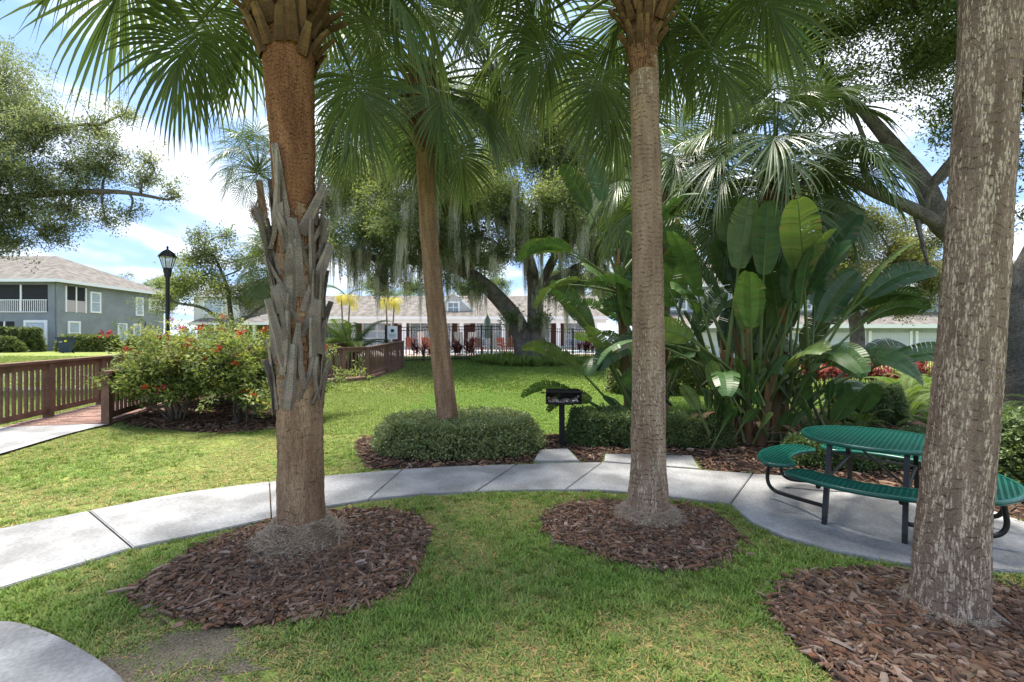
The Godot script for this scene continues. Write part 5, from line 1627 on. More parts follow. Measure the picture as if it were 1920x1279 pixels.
func build_grill() -> void:
	var t := thing("park_grill", "black park grill box on a square post beside the hedge", "grill", on(0.80, 7.12), deg_to_rad(-3.0))
	bx("post", Vector3(0.085, 0.70, 0.085), mats.black_rough, t, Vector3(-0.02, 0.33, 0))
	bx("base_plate", Vector3(0.30, 0.012, 0.24), mats.black_rough, t, Vector3(0, 0.672, 0))
	var box := Node3D.new()
	box.name = "firebox"
	t.add_child(box)
	bx("side_panel", Vector3(0.010, 0.205, 0.36), mats.black_rough, box, Vector3(-0.262, 0.782, 0))
	bx("side_panel", Vector3(0.010, 0.205, 0.36), mats.black_rough, box, Vector3(0.262, 0.782, 0))
	bx("back_panel", Vector3(0.514, 0.205, 0.010), mats.black_rough, box, Vector3(0, 0.782, -0.175))
	bx("floor_panel", Vector3(0.514, 0.010, 0.34), mats.black_rough, box, Vector3(0, 0.686, 0.005))
	bx("lip", Vector3(0.545, 0.022, 0.016), mats.black_rough, box, Vector3(0, 0.700, 0.188))
	bx("top_bar", Vector3(0.545, 0.018, 0.016), mats.black_rough, box, Vector3(0, 0.877, 0.188))
	for x in [-0.2655, 0.2655]: bx("corner_bar", Vector3(0.018, 0.205, 0.016), mats.black_rough, box, Vector3(x, 0.787, 0.188))
	var g := MB.new()
	for i in 21:
		var x := -0.245 + i * 0.0245
		g.tube([Vector3(x, 0.862, -0.165), Vector3(x, 0.862, 0.175)], [0.005, 0.005], 6, Color.WHITE)
	for z in [-0.12, 0.12]: g.tube([Vector3(-0.25, 0.853, z), Vector3(0.25, 0.853, z)], [0.006, 0.006], 6, Color.WHITE)
	part("cooking_grate", g.done(), mats.black_rough, t)
	for s in [-1.0, 1.0]:
		var h := MB.new()
		h.tube([Vector3(s * 0.26, 0.853, 0.12), Vector3(s * 0.315, 0.853, 0.12)], [0.007, 0.007], 7, Color.WHITE)
		h.tube([Vector3(s * 0.300, 0.853, 0.12), Vector3(s * 0.345, 0.853, 0.12)], [0.015, 0.012], 9, Color.WHITE)
		part("handle", h.done(), mats.black_rough, t)
	var r := RandomNumberGenerator.new()
	r.seed = 8
	var xf := []
	var cs := PackedColorArray()
	for i in 420:
		var u := r.randf_range(-1, 1)
		var z := r.randf_range(-0.15, 0.16)
		xf.append(Transform3D(Basis.from_euler(Vector3(r.randf() * TAU, r.randf() * TAU, 0)).scaled(Vector3.ONE * r.randf_range(0.25, 0.75)), Vector3(u * 0.24, 0.695 + 0.06 * r.randf() * (0.5 + u * u) + 0.02 * sin(u * 9.0), z)))
		cs.append(jit(r, [Color(0.45, 0.42, 0.40), Color(0.25, 0.16, 0.08), Color(0.6, 0.57, 0.55), Color(0.12, 0.11, 0.10)][r.randi() % 4], 0.2))
	many("ash", chips[0], mats.bark_vertex, xf, cs, t)

func build_lamp() -> void:
	var at := on(-11.36, 15.0)
	var t := thing("street_lamp", "black lamp post with a tapered glass lantern above the shrubs", "street lamp", at)
	var b := MB.new()
	b.tube([Vector3(0, -0.1, 0), Vector3(0, 0.5, 0), Vector3(0, 0.55, 0), Vector3(0, 3.42, 0)], [0.11, 0.10, 0.068, 0.058], 16, Color.WHITE)
	part("post", b.done(), mats.black_metal, t)
	var n_ := MB.new()
	n_.tube([Vector3(0, 3.38, 0), Vector3(0, 3.46, 0), Vector3(0, 3.50, 0), Vector3(0, 3.60, 0), Vector3(0, 3.64, 0), Vector3(0, 3.74, 0), Vector3(0, 3.76, 0)], [0.058, 0.066, 0.095, 0.10, 0.118, 0.125, 0.122], 16, Color.WHITE)
	part("collar", n_.done(), mats.black_metal, t)
	var lan := Node3D.new()
	lan.name = "lantern"
	t.add_child(lan)
	var y0 := 3.76
	var y1 := 4.13
	var w0 := 0.125
	var w1 := 0.225
	for k in 6:
		var a := TAU * k / 6.0 + 0.2
		var c := TAU * (k + 1) / 6.0 + 0.2
		var m := MB.new()
		m.tube([Vector3(cos(a) * w0, y0, sin(a) * w0), Vector3(cos(a) * w1, y1, sin(a) * w1)], [0.013, 0.013], 6, Color.WHITE)
		m.tube([Vector3(cos(a) * w0, y0, sin(a) * w0), Vector3(cos(c) * w0, y0, sin(c) * w0)], [0.012, 0.012], 6, Color.WHITE)
		part("lantern_bar", m.done(), mats.black_metal, lan)
		var g := MB.new()
		g.quad(Vector3(cos(a) * w0, y0, sin(a) * w0), Vector3(cos(c) * w0, y0, sin(c) * w0), Vector3(cos(c) * w1, y1, sin(c) * w1), Vector3(cos(a) * w1, y1, sin(a) * w1), Color.WHITE)
		part("pane", g.done(), mats.frosted, lan)
	var roof := MB.new()
	roof.tube([Vector3(0, y1, 0), Vector3(0, y1 + 0.03, 0), Vector3(0, y1 + 0.05, 0), Vector3(0, y1 + 0.17, 0), Vector3(0, y1 + 0.24, 0), Vector3(0, y1 + 0.26, 0), Vector3(0, y1 + 0.29, 0), Vector3(0, y1 + 0.34, 0), Vector3(0, y1 + 0.37, 0)], [0.258, 0.262, 0.245, 0.15, 0.06, 0.026, 0.03, 0.034, 0.012], 18, Color.WHITE)
	part("cap", roof.done(), mats.black_metal, t)
	var bulb := MB.new()
	bulb.tube([Vector3(0, y0, 0), Vector3(0, y0 + 0.08, 0), Vector3(0, y0 + 0.10, 0), Vector3(0, y0 + 0.22, 0), Vector3(0, y0 + 0.26, 0)], [0.03, 0.03, 0.05, 0.05, 0.01], 10, Color.WHITE)
	part("bulb", bulb.done(), mats.white, t)

func build_bin() -> void:
	var t := thing("trash_bin", "dark blue wheeled trash bin on the verge by the driveway", "bin", on(-29.6, 30.2), 0.35)
	var b := MB.new()
	var p := []
	for q in [[0.0, 0.24, 0.24], [0.95, 0.34, 0.36]]:
		p.append([Vector3(-q[1], q[0] + 0.03, -q[2]), Vector3(q[1], q[0] + 0.03, -q[2]), Vector3(q[1], q[0] + 0.03, q[2]), Vector3(-q[1], q[0] + 0.03, q[2])])
	for j in 4: b.quad(p[0][j], p[0][(j + 1) % 4], p[1][(j + 1) % 4], p[1][j], Color.WHITE)
	b.quad(p[0][3], p[0][2], p[0][1], p[0][0], Color.WHITE)
	part("body", b.done(), mats.bin, t)
	bx("lid", Vector3(0.80, 0.07, 0.84), mats.bin, t, Vector3(0, 1.02, 0.02))
	bx("handle", Vector3(0.5, 0.04, 0.05), mats.bin, t, Vector3(0, 1.0, -0.44))
	for s in [-0.27, 0.27]:
		var w := MB.new()
		w.tube([Vector3(s - 0.03, 0.12, -0.25), Vector3(s + 0.03, 0.12, -0.25)], [0.12, 0.12], 14, Color.WHITE)
		part("wheel", w.done(), mats.black_rough, t)
	bx("sticker", Vector3(0.14, 0.12, 0.004), mats.yellow, t, Vector3(0.12, 0.80, 0.352))
	bx("sticker", Vector3(0.18, 0.10, 0.004), mats.grey_label, t, Vector3(-0.14, 0.74, 0.346))

func rail_run(t: Node3D, a: Vector2, c: Vector2, deck0: float, deck1: float, high: float, posts: Array) -> void:
	# posts, hand rail, bottom rail, skirt board and balusters between two (x, d) points
	var d := c - a
	var len := d.length()
	var yaw := atan2(-(-d.y), d.x)
	var pt := func(s: float) -> Vector3: return Vector3(lerpf(a.x, c.x, s), lerpf(deck0, deck1, s), -lerpf(a.y, c.y, s))
	var pitch := atan2(deck1 - deck0, len)
	var turn := Vector3(0, atan2(d.y, d.x), pitch)
	var mid: Vector3 = pt.call(0.5)
	bx("hand_rail", Vector3(len, 0.045, 0.16), mats.wood, t, mid + Vector3(0, high, 0), turn)
	bx("upper_rail", Vector3(len, 0.11, 0.042), mats.wood, t, mid + Vector3(0, high - 0.082, 0), turn)
	bx("lower_rail", Vector3(len, 0.10, 0.042), mats.wood, t, mid + Vector3(0, 0.11, 0), turn)
	bx("skirt_board", Vector3(len, 0.20, 0.05), mats.wood, t, mid + Vector3(0, -0.12, 0), turn)
	for s in posts:
		var p: Vector3 = pt.call(s)
		bx("post", Vector3(0.115, high + 0.5, 0.115), mats.wood, t, p + Vector3(0, (high + 0.5) / 2 - 0.52, 0), Vector3(0, turn.y, 0))
	var n_ := int(len / 0.135)
	for i in n_:
		var s := (i + 0.5) / n_
		var near_post := false
		for q in posts:
			if absf(q - s) * len < 0.09: near_post = true
		if near_post: continue
		var p: Vector3 = pt.call(s)
		bx("baluster", Vector3(0.038, high - 0.17, 0.038), mats.wood, t, p + Vector3(0, (high - 0.17) / 2 + 0.07, 0), Vector3(0, turn.y, 0))

func build_boardwalk() -> void:
	var t := thing("boardwalk", "brown painted timber boardwalk with slatted railings", "boardwalk", Vector3.ZERO)
	rail_run(t, Vector2(-7.12, 7.98), Vector2(-8.3, 12.2), 0.22, 0.32, 0.88, [0.005, 0.36, 0.68, 0.985])
	rail_run(t, Vector2(-8.3, 12.2), Vector2(-4.9, 15.6), 0.32, 0.42, 1.02, [0.22, 0.42, 0.62, 0.81, 0.985])
	rail_run(t, Vector2(-4.9, 15.6), Vector2(-4.45, 18.5), 0.42, 0.62, 1.02, [0.5, 0.985])
	rail_run(t, Vector2(-8.15, 6.7), Vector2(-9.75, 12.6), 0.22, 0.32, 1.02, [0.03, 0.30, 0.56, 0.82])
	rail_run(t, Vector2(-9.75, 12.6), Vector2(-6.7, 17.0), 0.32, 0.50, 1.02, [0.0, 0.3, 0.6, 0.985])
	rail_run(t, Vector2(-6.7, 17.0), Vector2(-6.5, 19.0), 0.50, 0.62, 1.02, [0.985])
	# the deck, plank by plank
	var runs := [[Vector2(-7.16, 7.95), Vector2(-8.5, 7.55), Vector2(-8.34, 12.25), Vector2(-9.7, 12.5), 36, 0.22, 0.32], [Vector2(-8.34, 12.3), Vector2(-9.7, 12.6), Vector2(-4.98, 15.6), Vector2(-6.65, 16.9), 36, 0.32, 0.42], [Vector2(-4.98, 15.7), Vector2(-6.65, 16.98), Vector2(-4.52, 18.6), Vector2(-6.45, 19.0), 18, 0.42, 0.62]]
	for q in runs:
		for i in q[4]:
			var s: float = (i + 0.5) / float(q[4])
			var e: float = (i + 0.955) / float(q[4])
			var s0: float = (i + 0.045) / float(q[4])
			var b := MB.new()
			var y := lerpf(q[5], q[6], s)
			var poly := PackedVector2Array()
			for w in [q[0].lerp(q[2], s0), q[0].lerp(q[2], e), q[1].lerp(q[3], e), q[1].lerp(q[3], s0)]: poly.append(Vector2(w.x, -w.y))
			b.prism(poly, y - 0.035, y + rg.randf_range(-0.003, 0.003), Color.WHITE)
			part("plank", b.done(), mats.wood_worn, t)
	keep_out.append(poly2([-6.9, 7.8, -8.6, 7.4, -9.9, 12.6, -6.8, 17.2, -6.6, 19.2, -4.3, 18.6, -4.75, 15.5, -8.4, 12.1]))

func build_fence(label: String, line: Array, high: float, gap: float) -> void:
	var t := thing("metal_fence", label, "fence", Vector3.ZERO)
	for k in line.size() - 1:
		var a: Vector2 = line[k]
		var c: Vector2 = line[k + 1]
		var len := (c - a).length()
		var y0 := gh(a.x, a.y)
		var y1 := gh(c.x, c.y)
		var turn := Vector3(0, atan2(c.y - a.y, c.x - a.x), atan2(y1 - y0, len))
		var mid := Vector3((a.x + c.x) / 2, (y0 + y1) / 2, -(a.y + c.y) / 2)
		for y in [0.12, high - 0.16, high - 0.01]: bx("rail", Vector3(len, 0.032, 0.028), mats.black_metal, t, mid + Vector3(0, y, 0), turn)
		var n_ := int(len / gap)
		for i in n_:
			var s := (i + 0.5) / n_
			bx("picket", Vector3(0.018, high - 0.06, 0.018), mats.black_metal, t, Vector3(lerpf(a.x, c.x, s), lerpf(y0, y1, s) + high / 2, -lerpf(a.y, c.y, s)), Vector3(0, turn.y, 0))
		for i in int(len / 2.2) + 1:
			var s := minf(1.0, i * 2.2 / len)
			bx("post", Vector3(0.055, high + 0.1, 0.055), mats.black_metal, t, Vector3(lerpf(a.x, c.x, s), lerpf(y0, y1, s) + high / 2, -lerpf(a.y, c.y, s)), Vector3(0, turn.y, 0))

func build_pool_side() -> void:
	build_fence("black metal picket fence round the pool", [Vector2(-5.6, 20.3), Vector2(-1.0, 22.0), Vector2(9.0, 25.6)], 1.62, 0.115)
	build_fence("low black metal fence behind the red plants by the garages", [Vector2(9.5, 17.2), Vector2(20.5, 16.6)], 1.22, 0.095)
	# sign on the gate post
	var s := thing("notice_sign", "small white notice board on a black post by the pool gate", "sign", on(-5.15, 19.4))
	bx("post", Vector3(0.09, 1.75, 0.09), mats.black_metal, s, Vector3(-0.22, 0.87, 0))
	bx("board", Vector3(0.42, 0.56, 0.02), mats.white, s, Vector3(0.06, 1.42, 0.03))
	bx("emblem", Vector3(0.13, 0.13, 0.004), mats.dark_print, s, Vector3(0.06, 1.50, 0.043))
	for i in 3: bx("text_line", Vector3(0.28, 0.025, 0.004), mats.grey_label, s, Vector3(0.06, 1.35 - i * 0.06, 0.043))
	# high-backed chairs on the deck
	var k := 0
	for q in [[-4.6, 25.2, 0], [-3.9, 25.6, 1], [-2.9, 25.4, 1], [-1.9, 25.3, 0], [-1.0, 25.8, 1], [-0.2, 25.2, 0], [0.5, 25.9, 1], [-5.6, 25.4, 0], [-5.0, 26.0, 1], [-2.4, 26.4, 1], [-0.6, 26.5, 0]]:
		var orange: bool = q[2] == 0
		var t := thing("pool_chair", "terracotta slat-backed pool chair behind the fence" if orange else "white high-backed pool chair behind the fence", "chair", on(q[0], q[1], 0.06), rg.randf_range(-0.6, 0.6), "chairs on the pool deck")
		var m: Material = mats.terracotta if orange else mats.white
		var h := 0.95 if orange else 1.25
		for x in [-0.24, 0.24]:
			for z in [-0.24, 0.24]: bx("leg", Vector3(0.05, 0.42, 0.05), m, t, Vector3(x, 0.21, z))
			bx("armrest", Vector3(0.07, 0.03, 0.55), m, t, Vector3(x * 1.15, 0.62, 0))
		bx("seat", Vector3(0.54, 0.05, 0.54), m, t, Vector3(0, 0.43, 0))
		for i in 5: bx("back_slat", Vector3(0.085, h - 0.42, 0.025), m, t, Vector3(-0.21 + i * 0.105, 0.42 + (h - 0.42) / 2, 0.26), Vector3(0.16, 0, 0))
		k += 1
	var u := thing("folded_umbrella", "closed pale green striped parasol standing on the pool deck", "umbrella", on(-1.35, 25.0, 0.06))
	var b := MB.new()
	b.tube([Vector3(0, 0.9, 0), Vector3(0, 1.0, 0), Vector3(0, 1.9, 0), Vector3(0, 2.2, 0)], [0.16, 0.22, 0.17, 0.02], 12, Color.WHITE)
	part("canopy", b.done(), mats.pale_green, u)
	b = MB.new()
	b.tube([Vector3(0, 0, 0), Vector3(0, 2.3, 0)], [0.02, 0.02], 8, Color.WHITE)
	b.tube([Vector3(0, 0, 0), Vector3(0, 0.06, 0)], [0.22, 0.2], 14, Color.WHITE)
	part("pole", b.done(), mats.white, u)

# ------------------------------------------------------------------ buildings
func wall_at(parent: Node3D, origin: Vector3, yaw: float) -> Node3D:
	# a frame whose x runs along a wall, y up and z out of it; only a helper for places, holds no shape of its own
	var n_ := Node3D.new()
	n_.transform = Transform3D(Basis(UPV, yaw), origin)
	return n_

func window(parent: Node3D, base: Transform3D, x: float, y: float, w: float, h: float, cols := 1, rows := 2, trim := 0.14, glass: Material = null) -> void:
	# white surround standing proud, panes set back inside it, blinds or a dark sheet painted as room shade behind
	var f := Node3D.new()
	f.name = "window"
	f.transform = base * Transform3D(Basis(), Vector3(x, y, 0))
	parent.add_child(f, true)
	bx("sill", Vector3(w + trim * 2, trim, 0.12), mats.trim, f, Vector3(0, -trim / 2, 0.05))
	bx("head", Vector3(w + trim * 2, trim, 0.10), mats.trim, f, Vector3(0, h + trim / 2, 0.04))
	for s in [-1, 1]: bx("jamb", Vector3(trim, h, 0.10), mats.trim, f, Vector3(s * (w + trim) / 2, h / 2, 0.04))
	bx("window_backing", Vector3(w, h, 0.01), glass if glass else mats.window_backing, f, Vector3(0, h / 2, 0.012))  # pale blind by default; the dark version is painted shade of an unlit interior
	for i in cols:
		for j in rows:
			bx("pane", Vector3(w / cols - 0.05, h / rows - 0.05, 0.008), mats.glass, f, Vector3((i + 0.5) * w / cols - w / 2, (j + 0.5) * h / rows, 0.030))
	for i in range(1, cols): bx("mullion", Vector3(0.05, h, 0.03), mats.trim, f, Vector3(i * w / cols - w / 2, h / 2, 0.035))
	for j in range(1, rows): bx("meeting_rail", Vector3(w, 0.05, 0.03), mats.trim, f, Vector3(0, j * h / rows, 0.037))

func hip_roof(called: String, x0: float, x1: float, d0: float, d1: float, y: float, rise: float, parent: Node3D, mat: Material, over := 0.5, hip0 := true, hip1 := true) -> void:
	# ridge along x
	x0 -= over; x1 += over; d0 -= over; d1 += over
	var half := (d1 - d0) / 2
	var a := Vector3(x0, y, -d0)
	var b_ := Vector3(x1, y, -d0)
	var c := Vector3(x1, y, -d1)
	var d := Vector3(x0, y, -d1)
	var r0 := Vector3(x0 + (half if hip0 else 0.0), y + rise, -(d0 + d1) / 2)
	var r1 := Vector3(x1 - (half if hip1 else 0.0), y + rise, -(d0 + d1) / 2)
	var b := MB.new()
	b.quad(a, r0, r1, b_, Color.WHITE)
	b.quad(c, r1, r0, d, Color.WHITE)
	b.tri(d, r0, a, Color.WHITE)
	b.tri(b_, r1, c, Color.WHITE)
	b.quad(a + Vector3(0, -0.02, 0), b_ + Vector3(0, -0.02, 0), c + Vector3(0, -0.02, 0), d + Vector3(0, -0.02, 0), Color.WHITE)
	var o := part(called, b.done(), mat, parent)
	for e in [[a, b_], [b_, c], [c, d], [d, a]]:
		var p: Vector3 = e[0]
		var q: Vector3 = e[1]
		bx("fascia", Vector3((q - p).length() + 0.03, 0.24, 0.06), mats.trim, o, (p + q) / 2 + Vector3(0, -0.10, 0), Vector3(0, atan2(-(q.z - p.z), q.x - p.x), 0))

func railing(parent: Node3D, base: Transform3D, x0: float, x1: float, y: float, h: float, mat: Material) -> void:
	var f := Node3D.new()
	f.name = "balcony_rail"
	f.transform = base
	parent.add_child(f, true)
	bx("rail", Vector3(x1 - x0, 0.06, 0.06), mat, f, Vector3((x0 + x1) / 2, y + h, 0.05))
	bx("rail", Vector3(x1 - x0, 0.06, 0.06), mat, f, Vector3((x0 + x1) / 2, y + 0.05, 0.05))
	var n_ := int((x1 - x0) / 0.16)
	for i in n_: bx("baluster", Vector3(0.045, h - 0.05, 0.04), mat, f, Vector3(x0 + (i + 0.5) * (x1 - x0) / n_, y + h / 2 + 0.02, 0.05))

func build_houses() -> void:
	# the grey two-storey house
	var t := thing("two_storey_house", "grey-green two-storey house with hipped roof and white window surrounds", "house", Vector3.ZERO)
	var g := 0.9
	bx("wall", Vector3(24, 5.75, 11), mats.grey_wall, t, Vector3(-48.0, g + 2.7, -41.5))
	hip_roof("roof", -60, -36, 36, 47, 6.5, 2.9, t, mats.shingle, 0.55)
	var front := Transform3D(Basis(), Vector3(-36, g, -36))
	var side := Transform3D(Basis(UPV, PI / 2), Vector3(-36, g, -36))
	# porch openings on the front: dark screens behind white posts
	for q in [[-5.0, -2.95, 3.1, 5.2], [-2.75, -0.75, 3.1, 5.2], [-7.2, -5.2, 3.1, 5.2], [-6.0, -3.4, 0.1, 2.3]]:
		bx("screen", Vector3(q[1] - q[0], q[3] - q[2], 0.04), mats.screen, t, front * Vector3((q[0] + q[1]) / 2, (q[2] + q[3]) / 2, 0.01))
		bx("screen_post", Vector3(0.13, q[3] - q[2], 0.08), mats.trim, t, front * Vector3(q[0] - 0.06, (q[2] + q[3]) / 2, 0.04))
	bx("screen_post", Vector3(0.10, 2.2, 0.08), mats.trim, t, front * Vector3(-4.1, 1.2, 0.05))
	bx("screen_post", Vector3(2.6, 0.09, 0.08), mats.trim, t, front * Vector3(-4.7, 1.45, 0.06))
	railing(t, front, -7.2, -0.75, 3.0, 1.0, mats.trim)
	window(t, front, -1.65, 0.65, 1.45, 1.55, 1, 2, 0.2)
	bx("downpipe", Vector3(0.10, 5.4, 0.08), mats.grey_wall, t, front * Vector3(-0.18, 2.8, 0.05))
	# side wall: x runs away from the corner, as the frame's -x points along the view
	for q in [[0.75, 3.15, 1.55, 2.0, "porch"], [2.9, 3.3, 0.75, 1.55, "window"], [7.6, 3.3, 0.62, 1.55, "window"], [9.15, 3.95, 0.42, 0.85, "small"], [9.95, 3.95, 0.42, 0.85, "small"], [10.65, 3.95, 0.4, 0.85, "small"], [0.95, 0.6, 0.8, 1.65, "window"], [5.6, 0.6, 0.75, 1.65, "window"], [7.3, 0.6, 0.65, 1.65, "window"]]:
		var at := Transform3D(Basis(UPV, PI / 2), Vector3(-36, g, -36 - q[0] - q[2] / 2))
		if q[4] == "porch":
			for s in [-0.41, 0.41]: bx("screen", Vector3(0.72, 1.1, 0.04), mats.screen, t, at * Vector3(s, q[1] + 1.5, 0.01), Vector3(0, PI / 2, 0))
			for s in [-0.85, 0.0, 0.85]: bx("screen_post", Vector3(0.1, 2.1, 0.08), mats.trim, t, at * Vector3(s, q[1] + 1.0, 0.04), Vector3(0, PI / 2, 0))
			bx("porch_panel", Vector3(1.6, 0.95, 0.03), mats.pink_grey, t, at * Vector3(0, q[1] + 0.45, 0.02), Vector3(0, PI / 2, 0))
		else:
			window(t, at, 0, q[1], q[2], q[3], 1 if q[4] == "window" else 2, 2, 0.13)
	var lamp := MB.new()
	lamp.tube(smooth_line([Vector3(0, 0, 0), Vector3(0.1, 0.5, 0), Vector3(0.6, 0.5, 0), Vector3(0.65, 0.15, 0)], 2), [0.03, 0.03, 0.03, 0.03, 0.03, 0.03, 0.03, 0.03, 0.03, 0.03, 0.03, 0.10, 0.14], 7, Color.WHITE) if false else lamp.tube([Vector3(0, 0, 0), Vector3(0.1, 0.4, 0), Vector3(0.4, 0.5, 0), Vector3(0.65, 0.3, 0), Vector3(0.72, 0.05, 0), Vector3(0.74, -0.12, 0)], [0.03, 0.03, 0.03, 0.03, 0.06, 0.16], 8, Color.WHITE)
	part("wall_lamp", lamp.done(), mats.black_metal, t, Transform3D(Basis(), Vector3(-36, g + 2.3, -43.8)))
	for i in 4: bx("vent_pipe", Vector3(0.09, 0.55, 0.09), mats.black_metal, t, Vector3(-35.9, g + 0.85, -38.6 - i * 0.42))
	bx("lean_to_slope", Vector3(0.12, 0.14, 4.0), mats.trim, t, Vector3(-35.6, g + 2.0, -47.4), Vector3(0.55, 0, 0))
	var ac := thing("air_conditioner", "squat air conditioner unit with a reddish side by the grey house", "air conditioner", on(-33.4, 41.0))
	bx("body", Vector3(0.9, 1.0, 0.9), mats.grey_label, ac, Vector3(0, 0.6, 0))
	bx("grille", Vector3(0.06, 0.8, 0.8), mats.rust, ac, Vector3(-0.5, 0.6, 0.2))
	bx("fan_cover", Vector3(0.7, 0.05, 0.7), mats.black_metal, ac, Vector3(0, 1.13, 0))

	# the pale house beyond the small tree
	t = thing("pale_house", "pale beige house with an upper bay window and brown garage doors", "house", Vector3.ZERO)
	bx("lower_wall", Vector3(13, 3.2, 9), mats.beige, t, Vector3(-30.5, 2.2, -58.0))
	bx("upper_wall", Vector3(5.4, 3.2, 9), mats.cream, t, Vector3(-34.6, 5.4, -57.8))
	bx("upper_side", Vector3(7.4, 2.9, 7), mats.beige, t, Vector3(-28.3, 5.2, -59.0))
	hip_roof("roof", -37.2, -24.6, 53.4, 62.4, 7.0, 2.4, t, mats.shingle, 0.5)
	hip_roof("porch_roof", -37.0, -24.0, 52.6, 55.0, 3.75, 0.9, t, mats.shingle, 0.3)
	var pf := Transform3D(Basis(), Vector3(-35.0, 4.6, -53.3))
	window(t, pf, 0, 0.4, 2.0, 1.4, 2, 2, 0.2)
	bx("garage_door", Vector3(2.6, 2.3, 0.06), mats.brown_door, t, Vector3(-34.4, 1.9, -53.48))
	bx("garage_door", Vector3(2.6, 2.3, 0.06), mats.brown_door, t, Vector3(-28.4, 1.9, -53.48))
	bx("column", Vector3(0.3, 2.8, 0.3), mats.trim, t, Vector3(-32.4, 2.1, -52.7))
	bx("column", Vector3(0.3, 2.8, 0.3), mats.trim, t, Vector3(-31.4, 2.1, -52.7))

	# the low house with dark carports between the pale house and the clubhouse
	t = thing("low_house", "low beige house with a grey roof and a dark open carport", "house", Vector3.ZERO)
	bx("wall", Vector3(9, 2.6, 3), mats.beige, t, Vector3(-23.0, 2.2, -52.0))
	bx("side_wall", Vector3(0.2, 2.6, 4), mats.beige, t, Vector3(-27.4, 2.2, -48.5))
	bx("side_room", Vector3(2.6, 2.6, 4), mats.beige, t, Vector3(-19.8, 2.2, -48.5))
	bx("ceiling_board", Vector3(9, 0.1, 4), mats.beige, t, Vector3(-23.0, 3.42, -48.5))
	hip_roof("roof", -27.5, -18.5, 46.5, 53.5, 3.5, 2.0, t, mats.shingle, 0.5)
	for x in [-26.2, -21.0]: bx("column", Vector3(0.25, 2.4, 0.25), mats.trim, t, Vector3(x, 2.1, -46.3))

	# the clubhouse by the pool
	t = thing("clubhouse", "long low white clubhouse with maroon shutters and a small gable dormer", "building", Vector3.ZERO)
	g = 0.9
	bx("wall", Vector3(26, 2.9, 9), mats.cream, t, Vector3(-5.5, g + 1.4, -45.0))
	hip_roof("roof", -18.8, 7.8, 39.4, 49.6, 3.72, 2.35, t, mats.shingle, 0.5, false, false)
	bx("porch_beam", Vector3(27.2, 0.42, 0.30), mats.trim, t, Vector3(-5.5, 3.40, -39.25))
	var cf := Transform3D(Basis(), Vector3(0, g, -40.5))
	for x in [-17.4, -13.7, -9.3, -4.35, -0.75, 4.0, 7.2]: bx("porch_column", Vector3(0.34, 2.6, 0.34), mats.trim, t, Vector3(x, g + 1.2, -39.3))
	for q in [[-15.8, 1.9, 3, 1], [-12.0, 2.4, 2, 1], [-7.7, 2.6, 3, 1], [-6.0, 1.0, 1, 1], [-1.9, 2.4, 3, 1], [2.2, 2.2, 3, 1], [5.6, 1.6, 2, 1]]:
		window(t, cf, q[0], 0.35, q[1], 1.95, q[2], 3, 0.12, mats.room_shade)
		for s in [-1, 1]: bx("shutter", Vector3(0.42, 2.0, 0.06), mats.maroon, t, cf * Vector3(q[0] + s * (q[1] / 2 + 0.40), 1.32, 0.04))
	bx("door", Vector3(1.0, 2.1, 0.06), mats.maroon, t, cf * Vector3(-4.0, 1.12, 0.04))
	bx("door", Vector3(1.0, 2.1, 0.06), mats.maroon, t, cf * Vector3(-9.9, 1.12, 0.04))
	# dormer
	var b := MB.new()
	var z := -40.3
	for s in [0]:
		b.tri(Vector3(-7.3, 4.0, z), Vector3(-5.2, 6.0, z), Vector3(-3.1, 4.0, z), Color.WHITE)
		b.quad(Vector3(-7.3, 4.0, z), Vector3(-5.2, 6.0, z), Vector3(-5.2, 6.0, z - 4.2), Vector3(-7.3, 4.0, z - 4.2), Color.WHITE)
		b.quad(Vector3(-5.2, 6.0, z), Vector3(-3.1, 4.0, z), Vector3(-3.1, 4.0, z - 4.2), Vector3(-5.2, 6.0, z - 4.2), Color.WHITE)
	var dm := part("dormer", b.done(), mats.siding, t)
	for s in [-1, 1]: bx("barge_board", Vector3(3.05, 0.20, 0.12), mats.trim, dm, Vector3(-5.2 + s * 1.05, 5.02, z + 0.08), Vector3(0, 0, -s * 0.76))
	window(t, Transform3D(Basis(), Vector3(-5.2, 4.25, z)), 0, 0, 0.85, 0.75, 2, 2, 0.16, mats.room_shade)

	# the grey building with garages
	t = thing("garage_building", "grey two-storey building with pale garage doors behind the garden", "building", Vector3.ZERO)
	bx("lower_wall", Vector3(44, 3.2, 9), mats.blue_wall, t, Vector3(34.0, 1.55, -40.5))
	bx("upper_wall", Vector3(44, 3.3, 8), mats.blue_wall, t, Vector3(34.0, 4.8, -42.5))
	b = MB.new()
	b.quad(Vector3(11.6, 2.9, -35.2), Vector3(56.4, 2.9, -35.2), Vector3(56.4, 4.1, -38.55), Vector3(11.6, 4.1, -38.55), Color.WHITE)
	b.quad(Vector3(11.6, 2.86, -35.2), Vector3(56.4, 2.86, -35.2), Vector3(56.4, 2.86, -38.55), Vector3(11.6, 2.86, -38.55), Color.WHITE)
	part("pent_roof", b.done(), mats.shingle, t)
	bx("fascia", Vector3(44.8, 0.3, 0.08), mats.trim, t, Vector3(34.0, 2.8, -35.15))
	hip_roof("roof", 12.0, 56.0, 38.5, 46.5, 6.4, 2.8, t, mats.shingle, 0.6)
	var gf := Transform3D(Basis(), Vector3(0, 0, -36.0))
